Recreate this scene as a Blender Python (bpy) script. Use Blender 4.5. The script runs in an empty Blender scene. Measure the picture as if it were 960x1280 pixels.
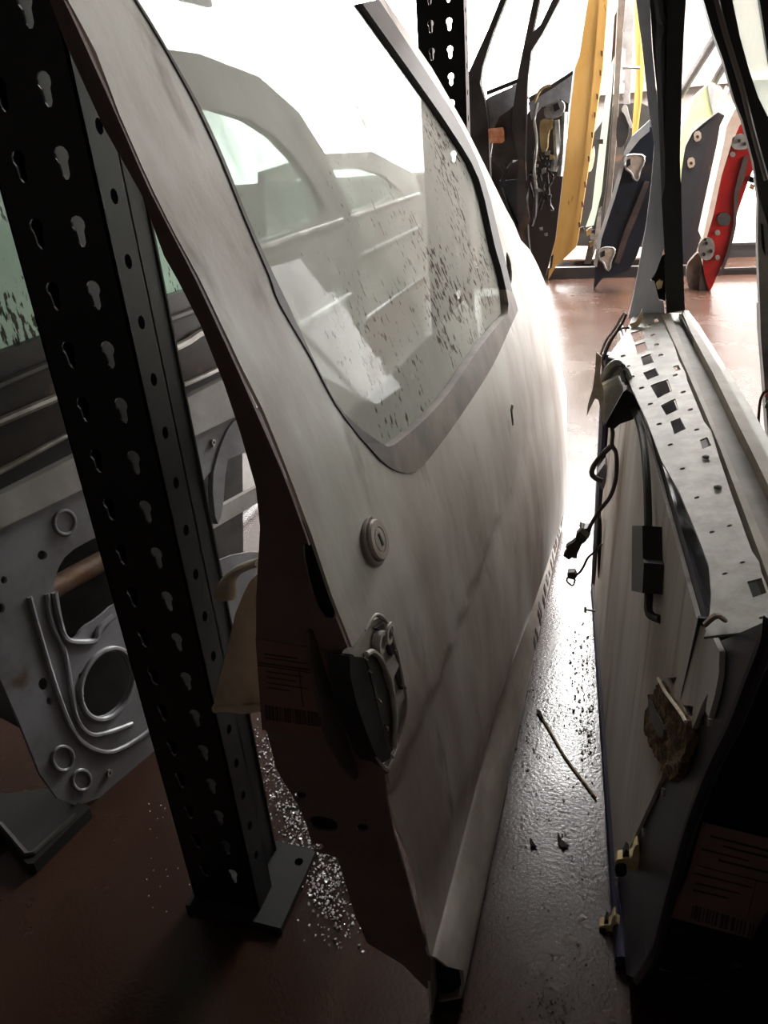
import bpy, bmesh, math, random
import numpy as np
from mathutils import Vector, Matrix
from mathutils.geometry import delaunay_2d_cdt
random.seed(7)
SC = bpy.context.scene
COL = SC.collection

# ------------------------------------------------------------------ camera, world, exposure, lights
FPX, EYE = 954.0, 0.88
_dn = np.array([168., 1950., FPX]); _dn /= np.linalg.norm(_dn)
_ay = np.array([330., -495., FPX]); _ay -= _dn * (_ay @ _dn); _ay /= np.linalg.norm(_ay)
_ax = np.cross(_ay, -_dn); _ax = _ax if _ax[0] > 0 else -_ax
ROT = np.array([_ax, _ay, -_dn])
cam = bpy.data.cameras.new('camera'); co = bpy.data.objects.new('camera', cam); COL.objects.link(co)
cam.sensor_fit = 'VERTICAL'; cam.sensor_height = 32.0; cam.lens = FPX / 1280 * 32.0
cam.clip_start = 0.02; cam.clip_end = 60
M = Matrix([[ROT[i][0], -ROT[i][1], -ROT[i][2]] for i in range(3)]).to_4x4()
M.translation = (0, 0, EYE); co.matrix_world = M
SC.camera = co
SC.view_settings.view_transform = 'Standard'; SC.view_settings.look = 'None'
SC.view_settings.gamma = 1.0; SC.view_settings.use_curve_mapping = False
SC.view_settings.exposure = 0.2
W = bpy.data.worlds.new('world'); SC.world = W; W.use_nodes = True
W.node_tree.nodes['Background'].inputs[0].default_value = (0.75, 0.85, 1, 1)
W.node_tree.nodes['Background'].inputs[1].default_value = 1.0
E_WINDOW, E_ROOF, E_DOOR, E_SIDE = 13.0, 52.0, 10.0, 14.0

# ------------------------------------------------------------------ rays from measured points to surfaces
def ray(px, py): return ROT @ np.array([px - 480.0, py - 640.0, FPX]) / FPX
O = np.array([0, 0, EYE])
def at_y(px, py, y): r = ray(px, py); return O + r * (y / r[1])
def at_x(px, py, x): r = ray(px, py); return O + r * (x / r[0])
def at_z(px, py, z=0.0): r = ray(px, py); return O + r * ((z - EYE) / r[2])
def hit(px, py, F, t0=.15, t1=3.2):
    r = ray(px, py); pt = None; pv = None
    for t in np.linspace(t0, t1, 260):
        p = O + r * t; v = F(p)
        if pv is not None and (v < 0) != (pv < 0):
            a, b = pt, t
            for _ in range(28):
                m = (a + b) / 2
                if (F(O + r * m) < 0) == (pv < 0): a = m
                else: b = m
            return O + r * (a + b) / 2
        pt, pv = t, v
    return O + r * 1.0

# ------------------------------------------------------------------ materials
def lin(c):
    c = c / 255.0
    return c / 12.92 if c <= .04045 else ((c + .055) / 1.055) ** 2.4
def rgb(r, g, b): return (lin(r), lin(g), lin(b), 1)
MATS = {}
def mat(name, c1, c2=None, scale=8, rough=.5, metal=0, bump=0, bscale=60, stretch=(1, 1, 1), lo=.4, hi=.6, c3=None, s3=30, lo3=.6, hi3=.66,
        rough2=None, spec=.5, coat=0, glassy=None):
    if name in MATS: return MATS[name]
    m = bpy.data.materials.new(name); m.use_nodes = True
    nt = m.node_tree; N = nt.nodes; L = nt.links; b = N['Principled BSDF']
    b.inputs['Base Color'].default_value = c1; b.inputs['Roughness'].default_value = rough
    b.inputs['Metallic'].default_value = metal; b.inputs['Specular IOR Level'].default_value = spec
    b.inputs['Coat Weight'].default_value = coat
    tc = N.new('ShaderNodeTexCoord'); mp = N.new('ShaderNodeMapping'); mp.inputs['Scale'].default_value = stretch
    L.new(tc.outputs['Object'], mp.inputs[0])
    cur = None
    if c2:
        n = N.new('ShaderNodeTexNoise'); n.inputs['Scale'].default_value = scale; n.inputs['Detail'].default_value = 6; n.inputs['Roughness'].default_value = .65
        L.new(mp.outputs[0], n.inputs[0])
        mr = N.new('ShaderNodeMapRange'); mr.inputs[1].default_value = lo; mr.inputs[2].default_value = hi; L.new(n.outputs[0], mr.inputs[0])
        mx = N.new('ShaderNodeMix'); mx.data_type = 'RGBA'; mx.inputs[6].default_value = c1; mx.inputs[7].default_value = c2
        L.new(mr.outputs[0], mx.inputs[0]); cur = mx.outputs[2]
        if rough2 is not None:
            r2 = N.new('ShaderNodeMapRange'); r2.inputs[3].default_value = rough; r2.inputs[4].default_value = rough2
            L.new(mr.outputs[0], r2.inputs[0]); L.new(r2.outputs[0], b.inputs['Roughness'])
    if c3:
        n = N.new('ShaderNodeTexNoise'); n.inputs['Scale'].default_value = s3; n.inputs['Detail'].default_value = 4
        L.new(mp.outputs[0], n.inputs[0])
        mr = N.new('ShaderNodeMapRange'); mr.inputs[1].default_value = lo3; mr.inputs[2].default_value = hi3; L.new(n.outputs[0], mr.inputs[0])
        mx = N.new('ShaderNodeMix'); mx.data_type = 'RGBA'; mx.inputs[7].default_value = c3
        if cur: L.new(cur, mx.inputs[6])
        else: mx.inputs[6].default_value = c1
        L.new(mr.outputs[0], mx.inputs[0]); cur = mx.outputs[2]
    if cur: L.new(cur, b.inputs['Base Color'])
    if bump:
        n = N.new('ShaderNodeTexNoise'); n.inputs['Scale'].default_value = bscale; n.inputs['Detail'].default_value = 3
        L.new(tc.outputs['Object'], n.inputs[0])
        bp = N.new('ShaderNodeBump'); bp.inputs['Strength'].default_value = bump; bp.inputs['Distance'].default_value = .004
        L.new(n.outputs[0], bp.inputs['Height']); L.new(bp.outputs[0], b.inputs['Normal'])
    MATS[name] = m; return m
def emit(name, c, s):
    m = bpy.data.materials.new(name); m.use_nodes = True; nt = m.node_tree
    nt.nodes.remove(nt.nodes['Principled BSDF']); e = nt.nodes.new('ShaderNodeEmission')
    e.inputs[0].default_value = c; e.inputs[1].default_value = s
    nt.links.new(e.outputs[0], nt.nodes['Material Output'].inputs[0]); return m
def dusty_glass(name, dust, amount, tint=(.9, .97, .93, 1), trans=.5, speck=None, rough=.03):
    """clear pane with a film of dust: dust scatters and lets light through, the rest is clear and mirrors a little"""
    m = bpy.data.materials.new(name); m.use_nodes = True; nt = m.node_tree; N = nt.nodes; L = nt.links
    N.remove(N['Principled BSDF']); out = N['Material Output']
    tr = N.new('ShaderNodeBsdfTransparent'); tr.inputs[0].default_value = tint
    gl = N.new('ShaderNodeBsdfGlossy'); gl.inputs['Roughness'].default_value = rough
    fr = N.new('ShaderNodeFresnel'); fr.inputs[0].default_value = 1.5
    m1 = N.new('ShaderNodeMixShader'); L.new(fr.outputs[0], m1.inputs[0]); L.new(tr.outputs[0], m1.inputs[1]); L.new(gl.outputs[0], m1.inputs[2])
    df = N.new('ShaderNodeBsdfDiffuse'); tl = N.new('ShaderNodeBsdfTranslucent')
    m2 = N.new('ShaderNodeMixShader'); m2.inputs[0].default_value = trans; L.new(df.outputs[0], m2.inputs[1]); L.new(tl.outputs[0], m2.inputs[2])
    tc = N.new('ShaderNodeTexCoord'); mp = N.new('ShaderNodeMapping'); mp.inputs['Scale'].default_value = (1, 1, .35); L.new(tc.outputs['Object'], mp.inputs[0])
    n = N.new('ShaderNodeTexNoise'); n.inputs['Scale'].default_value = 9; n.inputs['Detail'].default_value = 9; n.inputs['Roughness'].default_value = .7; L.new(mp.outputs[0], n.inputs[0])
    mr = N.new('ShaderNodeMapRange'); mr.inputs[1].default_value = .3; mr.inputs[2].default_value = .75
    mr.inputs[3].default_value = amount - .14; mr.inputs[4].default_value = amount + .14; L.new(n.outputs[0], mr.inputs[0])
    df.inputs[0].default_value = dust; tl.inputs[0].default_value = dust
    if speck:
        ns = N.new('ShaderNodeTexNoise'); ns.inputs['Scale'].default_value = 190; ns.inputs['Detail'].default_value = 2
        mp2 = N.new('ShaderNodeMapping'); mp2.inputs['Scale'].default_value = (1, 1, .3); mp2.inputs['Rotation'].default_value = (.45, 0, 0)
        L.new(tc.outputs['Object'], mp2.inputs[0]); L.new(mp2.outputs[0], ns.inputs[0])
        n3 = N.new('ShaderNodeTexNoise'); n3.inputs['Scale'].default_value = 5; L.new(tc.outputs['Object'], n3.inputs[0])
        ad = N.new('ShaderNodeMath'); ad.operation = 'MULTIPLY'; L.new(ns.outputs[0], ad.inputs[0]); L.new(n3.outputs[0], ad.inputs[1])
        mr2 = N.new('ShaderNodeMapRange'); mr2.inputs[1].default_value = .33; mr2.inputs[2].default_value = .375; L.new(ad.outputs[0], mr2.inputs[0])
        mx = N.new('ShaderNodeMix'); mx.data_type = 'RGBA'; mx.inputs[6].default_value = dust; mx.inputs[7].default_value = speck
        L.new(mr2.outputs[0], mx.inputs[0]); L.new(mx.outputs[2], df.inputs[0]); L.new(mx.outputs[2], tl.inputs[0])
    m3 = N.new('ShaderNodeMixShader'); L.new(mr.outputs[0], m3.inputs[0]); L.new(m1.outputs[0], m3.inputs[1]); L.new(m2.outputs[0], m3.inputs[2])
    ge = N.new('ShaderNodeNewGeometry'); clear = N.new('ShaderNodeBsdfTransparent'); m4 = N.new('ShaderNodeMixShader')   # the dust lies on the outside of the pane only
    L.new(ge.outputs['Backfacing'], m4.inputs[0]); L.new(m3.outputs[0], m4.inputs[1]); L.new(clear.outputs[0], m4.inputs[2])
    L.new(m4.outputs[0], out.inputs[0]); return m

# ------------------------------------------------------------------ objects
def finish(name, verts, faces, m, parent=None, smooth=True, angle=35):
    off = Vector(parent['_o']) if parent is not None and '_o' in parent else Vector((0, 0, 0))
    me = bpy.data.meshes.new(name)
    me.from_pydata([tuple(Vector(v) - off) for v in verts], [], faces)
    bm = bmesh.new(); bm.from_mesh(me); bmesh.ops.recalc_face_normals(bm, faces=bm.faces); bm.to_mesh(me); bm.free()
    me.materials.append(m)
    if smooth:
        me.shade_smooth(); me.set_sharp_from_angle(angle=math.radians(angle))
    o = bpy.data.objects.new(name, me); COL.objects.link(o)
    if parent is not None: o.parent = parent; o['_o'] = tuple(off)
    return o
def thing(name, label, cat, loc, group=None):
    o = bpy.data.objects.new(name, None); COL.objects.link(o); o.location = loc; o['_o'] = tuple(loc)
    o['label'] = label; o['category'] = cat; o.empty_display_size = .05
    if group: o['group'] = group
    return o
def tag(o, label, cat, group=None, kind=None):
    o['label'] = label; o['category'] = cat
    if group: o['group'] = group
    if kind: o['kind'] = kind
    return o
def struct(o): o['kind'] = 'structure'; return o
def inside(p, poly):
    x, y = p; c = False; j = len(poly) - 1
    for i in range(len(poly)):
        xi, yi = poly[i]; xj, yj = poly[j]
        if (yi > y) != (yj > y) and x < (xj - xi) * (y - yi) / (yj - yi) + xi: c = not c
        j = i
    return c
def resample(poly, step):
    out = []
    for i in range(len(poly)):
        a = np.array(poly[i][:2], float); b = np.array(poly[(i + 1) % len(poly)][:2], float)
        n = max(1, int(np.linalg.norm(b - a) / step))
        for k in range(n): out.append(tuple(a + (b - a) * k / n))
    return out
def rounded(poly, n=1):
    """corner-cutting pass for soft outlines"""
    for _ in range(n):
        q = []
        for i in range(len(poly)):
            a = np.array(poly[i]); b = np.array(poly[(i + 1) % len(poly)])
            q += [tuple(a * .75 + b * .25), tuple(a * .25 + b * .75)]
        poly = q
    return poly
def sheet(name, m, parent, poly, fmap, holes=(), thick=.002, off=(1, 0, 0), step=.03, smooth=True, grid=True, angle=35):
    """a sheet of real thickness over a plan outline with holes; fmap lifts the plan into space"""
    P = resample(poly, step); HL = [resample(h, max(step * .3, .002)) for h in holes]
    pts = []; edges = []
    for loop in [P] + HL:
        k = len(pts); pts += loop; edges += [(k + i, k + (i + 1) % len(loop)) for i in range(len(loop))]
    if grid:
        us = [p[0] for p in P]; vs = [p[1] for p in P]
        for u in np.arange(min(us) + step / 2, max(us), step):
            for v in np.arange(min(vs) + step / 2, max(vs), step):
                if inside((u, v), P) and not any(inside((u, v), h) for h in HL): pts.append((u, v))
    r = delaunay_2d_cdt([Vector(p) for p in pts], edges, [], 0, 1e-7)
    V, F = r[0], []
    for f in r[2]:
        c = (sum(V[i][0] for i in f) / len(f), sum(V[i][1] for i in f) / len(f))
        if inside(c, P) and not any(inside(c, h) for h in HL): F.append(tuple(f))
    top = [np.array(fmap(v[0], v[1]), float) for v in V]
    offf = off if callable(off) else (lambda p: off)
    bot = [p - np.array(offf(p)) * thick for p in top]
    n = len(top); cnt = {}
    for f in F:
        for i in range(len(f)):
            e = (f[i], f[(i + 1) % len(f)]); cnt.setdefault(frozenset(e), []).append(e)
    faces = list(F) + [tuple(n + i for i in reversed(f)) for f in F]
    for e in cnt.values():
        if len(e) == 1: a, b = e[0]; faces.append((b, a, n + a, n + b))
    return finish(name, top + bot, faces, m, parent, smooth, angle)
def tube(name, m, parent, pts, r, seg=8, smooth=True, sub=4, r2=None, flat=1.0):
    P = [np.array(p, float) for p in pts]
    if smooth and len(P) > 2:
        Q = []
        for i in range(len(P) - 1):
            p0 = P[max(i - 1, 0)]; p1 = P[i]; p2 = P[i + 1]; p3 = P[min(i + 2, len(P) - 1)]
            for k in range(sub):
                t = k / sub
                Q.append(.5 * ((2 * p1) + (-p0 + p2) * t + (2 * p0 - 5 * p1 + 4 * p2 - p3) * t * t + (-p0 + 3 * p1 - 3 * p2 + p3) * t ** 3))
        Q.append(P[-1]); P = Q
    V, F = [], []; up = np.array([.13, .2, .97])
    for i, p in enumerate(P):
        d = P[min(i + 1, len(P) - 1)] - P[max(i - 1, 0)]; d = d / (np.linalg.norm(d) + 1e-9)
        u = np.cross(d, up); u /= np.linalg.norm(u) + 1e-9; w = np.cross(u, d)
        rr = r if r2 is None else r + (r2 - r) * i / (len(P) - 1)
        for k in range(seg):
            a = 2 * math.pi * k / seg; V.append(p + rr * (math.cos(a) * u + flat * math.sin(a) * w))
    for i in range(len(P) - 1):
        for k in range(seg):
            F.append((i * seg + k, i * seg + (k + 1) % seg, (i + 1) * seg + (k + 1) % seg, (i + 1) * seg + k))
    F.append(tuple(range(seg))); F.append(tuple(range(len(V) - seg, len(V))))
    return finish(name, V, F, m, parent)
def box(name, m, parent, c, size, rot=(0, 0, 0), bevel=.1):
    """bevelled block"""
    from mathutils import Euler
    R = Euler(rot).to_matrix(); hx, hy, hz = [s / 2 for s in size]
    bm = bmesh.new(); bmesh.ops.create_cube(bm, size=1)
    for v in bm.verts: v.co = Vector((v.co.x * size[0], v.co.y * size[1], v.co.z * size[2]))
    bmesh.ops.bevel(bm, geom=bm.edges[:], offset=min(size) * bevel, segments=2, affect='EDGES', profile=.6)
    V = [R @ v.co + Vector(c) for v in bm.verts]; bm.verts.index_update()
    F = [tuple(v.index for v in f.verts) for f in bm.faces]; bm.free()
    return finish(name, V, F, m, parent)
def disc(c, ax_u, ax_v, ru, rv, n=20):
    c = np.array(c, float); return [c + ru * math.cos(2 * math.pi * k / n) * np.array(ax_u) + rv * math.sin(2 * math.pi * k / n) * np.array(ax_v) for k in range(n)]
def dome(name, m, parent, c, u, v, nrm, ru, rv, prof, n=22):
    """turned part: prof is a list of (radius factor, height) from rim to centre"""
    V, F = [], []; nrm = np.array(nrm, float)
    for (k, h) in prof: V += [p + nrm * h for p in disc(c, u, v, ru * k, rv * k, n)]
    for i in range(len(prof) - 1):
        for k in range(n): F.append((i * n + k, i * n + (k + 1) % n, (i + 1) * n + (k + 1) % n, (i + 1) * n + k))
    F.append(tuple(range(len(V) - n, len(V)))); F.append(tuple(range(n)))
    return finish(name, V, F, m, parent)
def ell(cx, cy, rx, ry, n=12, a=0):
    return [(cx + rx * math.cos(t) * math.cos(a) - ry * math.sin(t) * math.sin(a), cy + rx * math.cos(t) * math.sin(a) + ry * math.sin(t) * math.cos(a)) for t in [2 * math.pi * k / n for k in range(n)]]
def slab_y(name, m, parent, px, y, depth, holes=(), step=.2, rnd=0, smooth=True):
    """a solid whose face outline is measured in the upright plane at distance y, with its true depth going back"""
    if rnd: px = rounded(px, rnd)
    to = lambda p: (lambda q: (q[0], q[2]))(at_y(p[0], p[1], y))
    return sheet(name, m, parent, [to(p) for p in px], lambda u, v: (u, y, v), [[to(p) for p in h] for h in holes], depth, (0, -1, 0), step, smooth, grid=False)

# palette
white_paint = mat('dusty_white_paint', rgb(212, 208, 201), rgb(172, 158, 149), 5, rough=.34, rough2=.6, stretch=(1, 1.6, .45), lo=.38, hi=.66, c3=rgb(124, 112, 100), s3=17, lo3=.62, hi3=.8, bump=.05, bscale=240)
brown_primer = mat('brown_dust', rgb(120, 100, 94), rgb(100, 82, 78), 6, rough=.6)
rubber = mat('black_rubber', rgb(22, 21, 22), rgb(34, 32, 31), 20, rough=.5)
rubber_dust = mat('dusty_rubber', rgb(140, 128, 118), rgb(108, 98, 92), 12, rough=.62, stretch=(1, 1, .5))
rubber_grey = mat('grey_edge_seal', rgb(88, 78, 76), rgb(66, 58, 58), 18, rough=.5)
black_metal = mat('black_powder_coat', rgb(13, 14, 14), rgb(19, 18, 18), 20, rough=.42, c3=rgb(84, 52, 34), s3=9, lo3=.70, hi3=.78)
dark = mat('dark_cavity', rgb(14, 13, 14), rough=.8)
dark_grey = mat('dark_grey_plastic', rgb(52, 50, 48), rgb(66, 62, 58), 25, rough=.5)
grey_metal = mat('grey_zinc', rgb(150, 148, 142), rgb(118, 114, 108), 14, rough=.42, metal=.35)
silver = mat('silver_paint', rgb(150, 150, 154), rgb(120, 118, 120), 6, rough=.42, metal=.3, c3=rgb(104, 84, 64), s3=16, lo3=.66, hi3=.76)
paper = mat('paper_label', rgb(214, 178, 166), rgb(200, 164, 152), 10, rough=.8)
ink = mat('label_ink', rgb(62, 46, 44), rough=.8)

# ------------------------------------------------------------------ the room
floor_m = mat('brown_deck', rgb(46, 28, 20), rgb(60, 38, 28), 3.0, lo=.25, hi=.75, rough=.21, rough2=.31, bump=.13, bscale=190, spec=.8)
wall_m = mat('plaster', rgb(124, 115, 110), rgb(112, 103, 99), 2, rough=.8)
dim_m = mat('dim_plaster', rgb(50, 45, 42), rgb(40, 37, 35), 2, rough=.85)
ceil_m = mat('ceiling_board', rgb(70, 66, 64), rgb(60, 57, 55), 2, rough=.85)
X0, X1, Y0, Y1, ZC = -6.2, 3.2, -2.6, 7.4, 3.3
def quadbox(name, m, x0, x1, y0, y1, z0, z1):
    V = [(x, y, z) for x in (x0, x1) for y in (y0, y1) for z in (z0, z1)]
    F = [(0, 1, 3, 2), (4, 6, 7, 5), (0, 4, 5, 1), (2, 3, 7, 6), (0, 2, 6, 4), (1, 5, 7, 3)]
    return finish(name, V, F, m, None, False)
struct(quadbox('floor', floor_m, X0, X1, Y0, Y1 + .3, -.06, 0))
RX0, RX1, RY0, RY1 = -1.2, 3.1, 4.4, 7.3
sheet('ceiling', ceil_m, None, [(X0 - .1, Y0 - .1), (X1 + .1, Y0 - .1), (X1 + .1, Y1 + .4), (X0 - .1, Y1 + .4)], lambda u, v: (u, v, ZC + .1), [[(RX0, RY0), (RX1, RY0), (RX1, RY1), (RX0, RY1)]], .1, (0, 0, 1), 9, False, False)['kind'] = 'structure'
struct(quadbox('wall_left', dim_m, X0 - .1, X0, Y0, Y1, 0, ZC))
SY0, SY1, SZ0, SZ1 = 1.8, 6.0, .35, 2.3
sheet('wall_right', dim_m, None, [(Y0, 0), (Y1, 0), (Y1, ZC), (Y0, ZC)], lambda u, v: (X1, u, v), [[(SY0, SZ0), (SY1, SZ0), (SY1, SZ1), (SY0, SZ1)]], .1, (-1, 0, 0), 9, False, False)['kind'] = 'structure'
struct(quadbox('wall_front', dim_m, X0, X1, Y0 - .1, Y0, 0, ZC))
# back wall with a long window and a low open gate
WX0, WX1, WZ0, WZ1 = -5.4, -.62, .55, 2.7
GX0, GX1, GZ1 = .62, 2.2, .50
sheet('wall_back', wall_m, None, [(X0, 0), (GX0, 0), (GX0, GZ1), (GX1, GZ1), (GX1, 0), (X1, 0), (X1, ZC), (X0, ZC)], lambda u, v: (u, Y1, v),
      [[(WX0, WZ0), (WX1, WZ0), (WX1, WZ1), (WX0, WZ1)]], .12, (0, -1, 0), 1.0, False, False)['kind'] = 'structure'
win = thing('window_1', 'long frosted daylight window in the back wall', 'window', (WX0, Y1 + .05, WZ0)); del win['category']; win['kind'] = 'structure'
frame_m = mat('window_frame_paint', rgb(190, 188, 184), rough=.5)
pane_m = emit('frosted_daylight', (1, .985, .96, 1), E_WINDOW)
nw = 1
for i in range(nw):
    a = WX0 + (WX1 - WX0) * i / nw; b = WX0 + (WX1 - WX0) * (i + 1) / nw
    sheet('pane', pane_m, win, [(a + .03, WZ0 + .03), (b - .03, WZ0 + .03), (b - .03, WZ1 - .03), (a + .03, WZ1 - .03)], lambda u, v: (u, Y1 + .06, v), (), .008, (0, -1, 0), 3, False, False)
for i in range(nw + 1):
    a = WX0 + (WX1 - WX0) * i / nw
    box('window_frame', frame_m, win, (a, Y1 + .06, (WZ0 + WZ1) / 2), (.06, .06, WZ1 - WZ0))
for z in (WZ0, WZ1): box('window_frame', frame_m, win, ((WX0 + WX1) / 2, Y1 + .06, z), (WX1 - WX0, .06, .06))
side = thing('fill_window', 'wide frosted window, unseen, added in the side wall to light the white door', 'window', (X1 + .05, SY0, SZ0)); del side['category']; side['kind'] = 'structure'  # unseen window, added to brighten the front of the white door
side_m = emit('side_fill', (1, .985, .965, 1), E_SIDE)
for i in range(4):
    a = SY0 + (SY1 - SY0) * i / 4; b = SY0 + (SY1 - SY0) * (i + 1) / 4
    sheet('pane', side_m, side, [(a + .02, SZ0 + .02), (b - .02, SZ0 + .02), (b - .02, SZ1 - .02), (a + .02, SZ1 - .02)], lambda u, v: (X1 + .06, u, v), (), .008, (-1, 0, 0), 9, False, False)
for i in range(5):
    a = SY0 + (SY1 - SY0) * i / 4
    box('window_frame', frame_m, side, (X1 + .06, a, (SZ0 + SZ1) / 2), (.06, .05, SZ1 - SZ0))
gate = sheet('door_1', emit('open_gate_daylight', (1, .98, .95, 1), E_DOOR), None, [(GX0, 0.0), (GX1, 0.0), (GX1, GZ1), (GX0, GZ1)], lambda u, v: (u, Y1 + .14, v), (), .01, (0, -1, 0), 3, False, False)
gate['kind'] = 'structure'; gate['label'] = 'low bright opening to the outside in the back wall'
struct(box('trim_1', mat('wall_ledge', rgb(176, 158, 140), rough=.6), None, (.45, Y1 - .03, 1.09), (2.0, .06, .06)))
# roof light over the far end of the aisle: an opening in the ceiling closed by translucent panels
sky = thing('window_2', 'long translucent roof light over the far end of the aisle', 'window', (RX0, RY0, ZC)); del sky['category']; sky['kind'] = 'structure'
roof_m = emit('roof_daylight', (1, .985, .965, 1), E_ROOF)
for i in range(5):
    a = RX0 + (RX1 - RX0) * i / 5; b = RX0 + (RX1 - RX0) * (i + 1) / 5
    sheet('pane', roof_m, sky, [(a + .02, RY0 + .02), (b - .02, RY0 + .02), (b - .02, RY1 - .02), (a + .02, RY1 - .02)], lambda u, v: (u, v, ZC + .05), (), .008, (0, 0, 1), 9, False, False)
for i in range(6):
    a = RX0 + (RX1 - RX0) * i / 5
    box('window_frame', frame_m, sky, (a, (RY0 + RY1) / 2, ZC + .05), (.05, RY1 - RY0, .06))

# ------------------------------------------------------------------ the big dusty white door
RZ = [-.2, 0, .09, .1, .16, .314, .36, .496, .546, .656, .741, .801, .862, .907, .973, 1.1]
RX = [-.166, -.166, -.164, -.160, -.171, -.189, -.190, -.210, -.223, -.247, -.273, -.293, -.318, -.331, -.352, -.405]
FZ = [-.2, 0, .09, .1, .15, .2, .3, .4, .5, .6, .68, .83, .95, 1.1]
FX = [-.166, -.166, -.140, -.128, -.112, -.104, -.106, -.116, -.130, -.146, -.172, -.235, -.29, -.36]
def ss(a, b, x): t = min(max((x - a) / (b - a), 0), 1); return t * t * (3 - 2 * t)
def wcurve(y):
    s = min(max((y - .49) / .96, -.05), 1.3)
    return s if s < 0 else .6 * s * (2 - s) + .4 * s
_zz = np.linspace(-.2, 1.1, 261)
def _smooth(z, x, n):
    a = np.interp(_zz, z, x); k = np.hanning(n); k /= k.sum(); p = np.pad(a, n // 2, mode='edge'); return np.convolve(p, k, 'valid')[:261]
RS, FS = _smooth(RZ, RX, 9), _smooth(FZ, FX, 13)
def SX(y, z):
    w = wcurve(y) * ss(.085, .2, z)
    if y < 1.2: w2 = w
    else: w2 = w
    # crease that runs low along the body: proud above, a soft hollow below
    zc = .326 + (y - .485) * .219
    k = max(0., 1 - max(y - .95, 0) / .35) * (1 - ss(-.006, .006, z - zc))
    d = -.0075 * k * math.exp(-abs(z - zc) / .045)
    return float(np.interp(z, _zz, RS) * (1 - w2) + np.interp(z, _zz, FS) * w2) + d
FD = lambda p: p[0] - SX(p[1], p[2])
def dyz(px, py): p = hit(px, py, FD); return (p[1], p[2])
smap = lambda d=0.0: (lambda u, v: (SX(u, v) + d, u, v))
D = thing('car_door', 'big dusty white car door with dirty window, lock barrel and empty handle recess', 'car door', (-.2, .95, 0))
rear = [(85, 0), (120, 65), (150, 145), (190, 235), (220, 295), (250, 350), (300, 455), (330, 515), (360, 590), (390, 670), (415, 745), (440, 809),
        (456, 788), (470, 768), (484, 778), (494, 805), (504, 850), (508, 875), (506, 900), (498, 930), (490, 948), (482, 960),
        (488, 980), (487, 1004), (497, 1036), (512, 1070), (522, 1107), (530, 1145), (536, 1190), (540, 1212)]
rear_uv = [dyz(*p) for p in rear]
front_px = [(711, 595), (709, 565), (708, 490), (702, 460), (698, 434), (694, 398), (689, 374), (682, 355), (673, 333), (662, 312), (651, 300), (643, 280), (632, 260), (612, 219), (582, 158), (540, 85), (482, 0)]
front_uv = [dyz(*p) for p in front_px]
skin_poly = rear_uv + [(.49, .06), (.49, .004), (1.68, .004), (1.68, .09), (1.60, .15), (1.52, .19)] + front_uv + [(1.03, 1.075), (.9, 1.098), (.75, 1.095), (.6, 1.06), (.53, 1.015)]
def curve(l, sub=3):
    P = [np.array(p, float) for p in l]; Q = []
    for i in range(len(P) - 1):
        p0, p1, p2, p3 = P[max(i - 1, 0)], P[i], P[i + 1], P[min(i + 2, len(P) - 1)]
        for k in range(sub):
            t = k / sub
            Q.append(tuple(.5 * ((2 * p1) + (-p0 + p2) * t + (2 * p0 - 5 * p1 + 4 * p2 - p3) * t * t + (-p0 + 3 * p1 - 3 * p2 + p3) * t ** 3)))
    return Q + [tuple(P[-1])]
win_l = [(167, 0), (190, 37), (215, 80), (245, 135), (275, 200), (305, 275), (335, 345), (348, 380), (387, 447), (419, 507), (455, 554), (482, 582), (504, 591), (522, 586), (546, 558), (577, 515), (613, 459), (635, 412), (646, 388)]
win_l = curve(win_l)
win_r = [(639, 365), (631, 330), (624, 301), (604, 224), (576, 161), (534, 94), (472, 0)]
win_r = curve(win_r)
top_w = [(.98, 1.047), (.85, 1.062), (.72, 1.055), (.62, 1.02)]
win_uv = [dyz(*p) for p in win_l] + [dyz(*p) for p in win_r] + top_w
mir = [dyz(*p) for p in rounded([(632, 314), (636, 318), (640, 335), (640, 353), (638, 357), (634, 345)], 1)]
sheet('outer_skin', white_paint, D, skin_poly, smap(), [win_uv, mir], .003, (1, 0, 0), .0125, angle=50)
sheet('mirror_mount_cavity', dark, D, [(min(p[0] for p in mir) - .01, min(p[1] for p in mir) - .01), (max(p[0] for p in mir) + .01, min(p[1] for p in mir) - .01), (max(p[0] for p in mir) + .01, max(p[1] for p in mir) + .01), (min(p[0] for p in mir) - .01, max(p[1] for p in mir) + .01)], smap(-.015), (), .002, (1, 0, 0), .05)
gl_l = [(170, 0), (193, 37), (218, 80), (249, 135), (279, 200), (309, 275), (341, 345), (358, 380), (395, 459), (427, 515), (475, 554), (487, 557), (498, 550), (530, 523), (562, 487), (597, 435), (633, 392)]
gl_l = curve(gl_l)
gl_r = [(631, 362), (625, 336), (616, 304), (597, 224), (565, 167), (518, 99), (451, 5)]
gl_r = curve(gl_r)
glass_uv = [dyz(*p) for p in gl_l] + [dyz(*p) for p in gl_r] + [(.96, 1.035), (.85, 1.05), (.72, 1.043), (.63, 1.01)]
main_glass = dusty_glass('dusty_window_glass', rgb(198, 196, 187), .84, trans=.5, speck=rgb(92, 78, 68))
sheet('window_glass', main_glass, D, [(a, b) for a, b in glass_uv], smap(-.008), (), .004, (1, 0, 0), .03)
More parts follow.
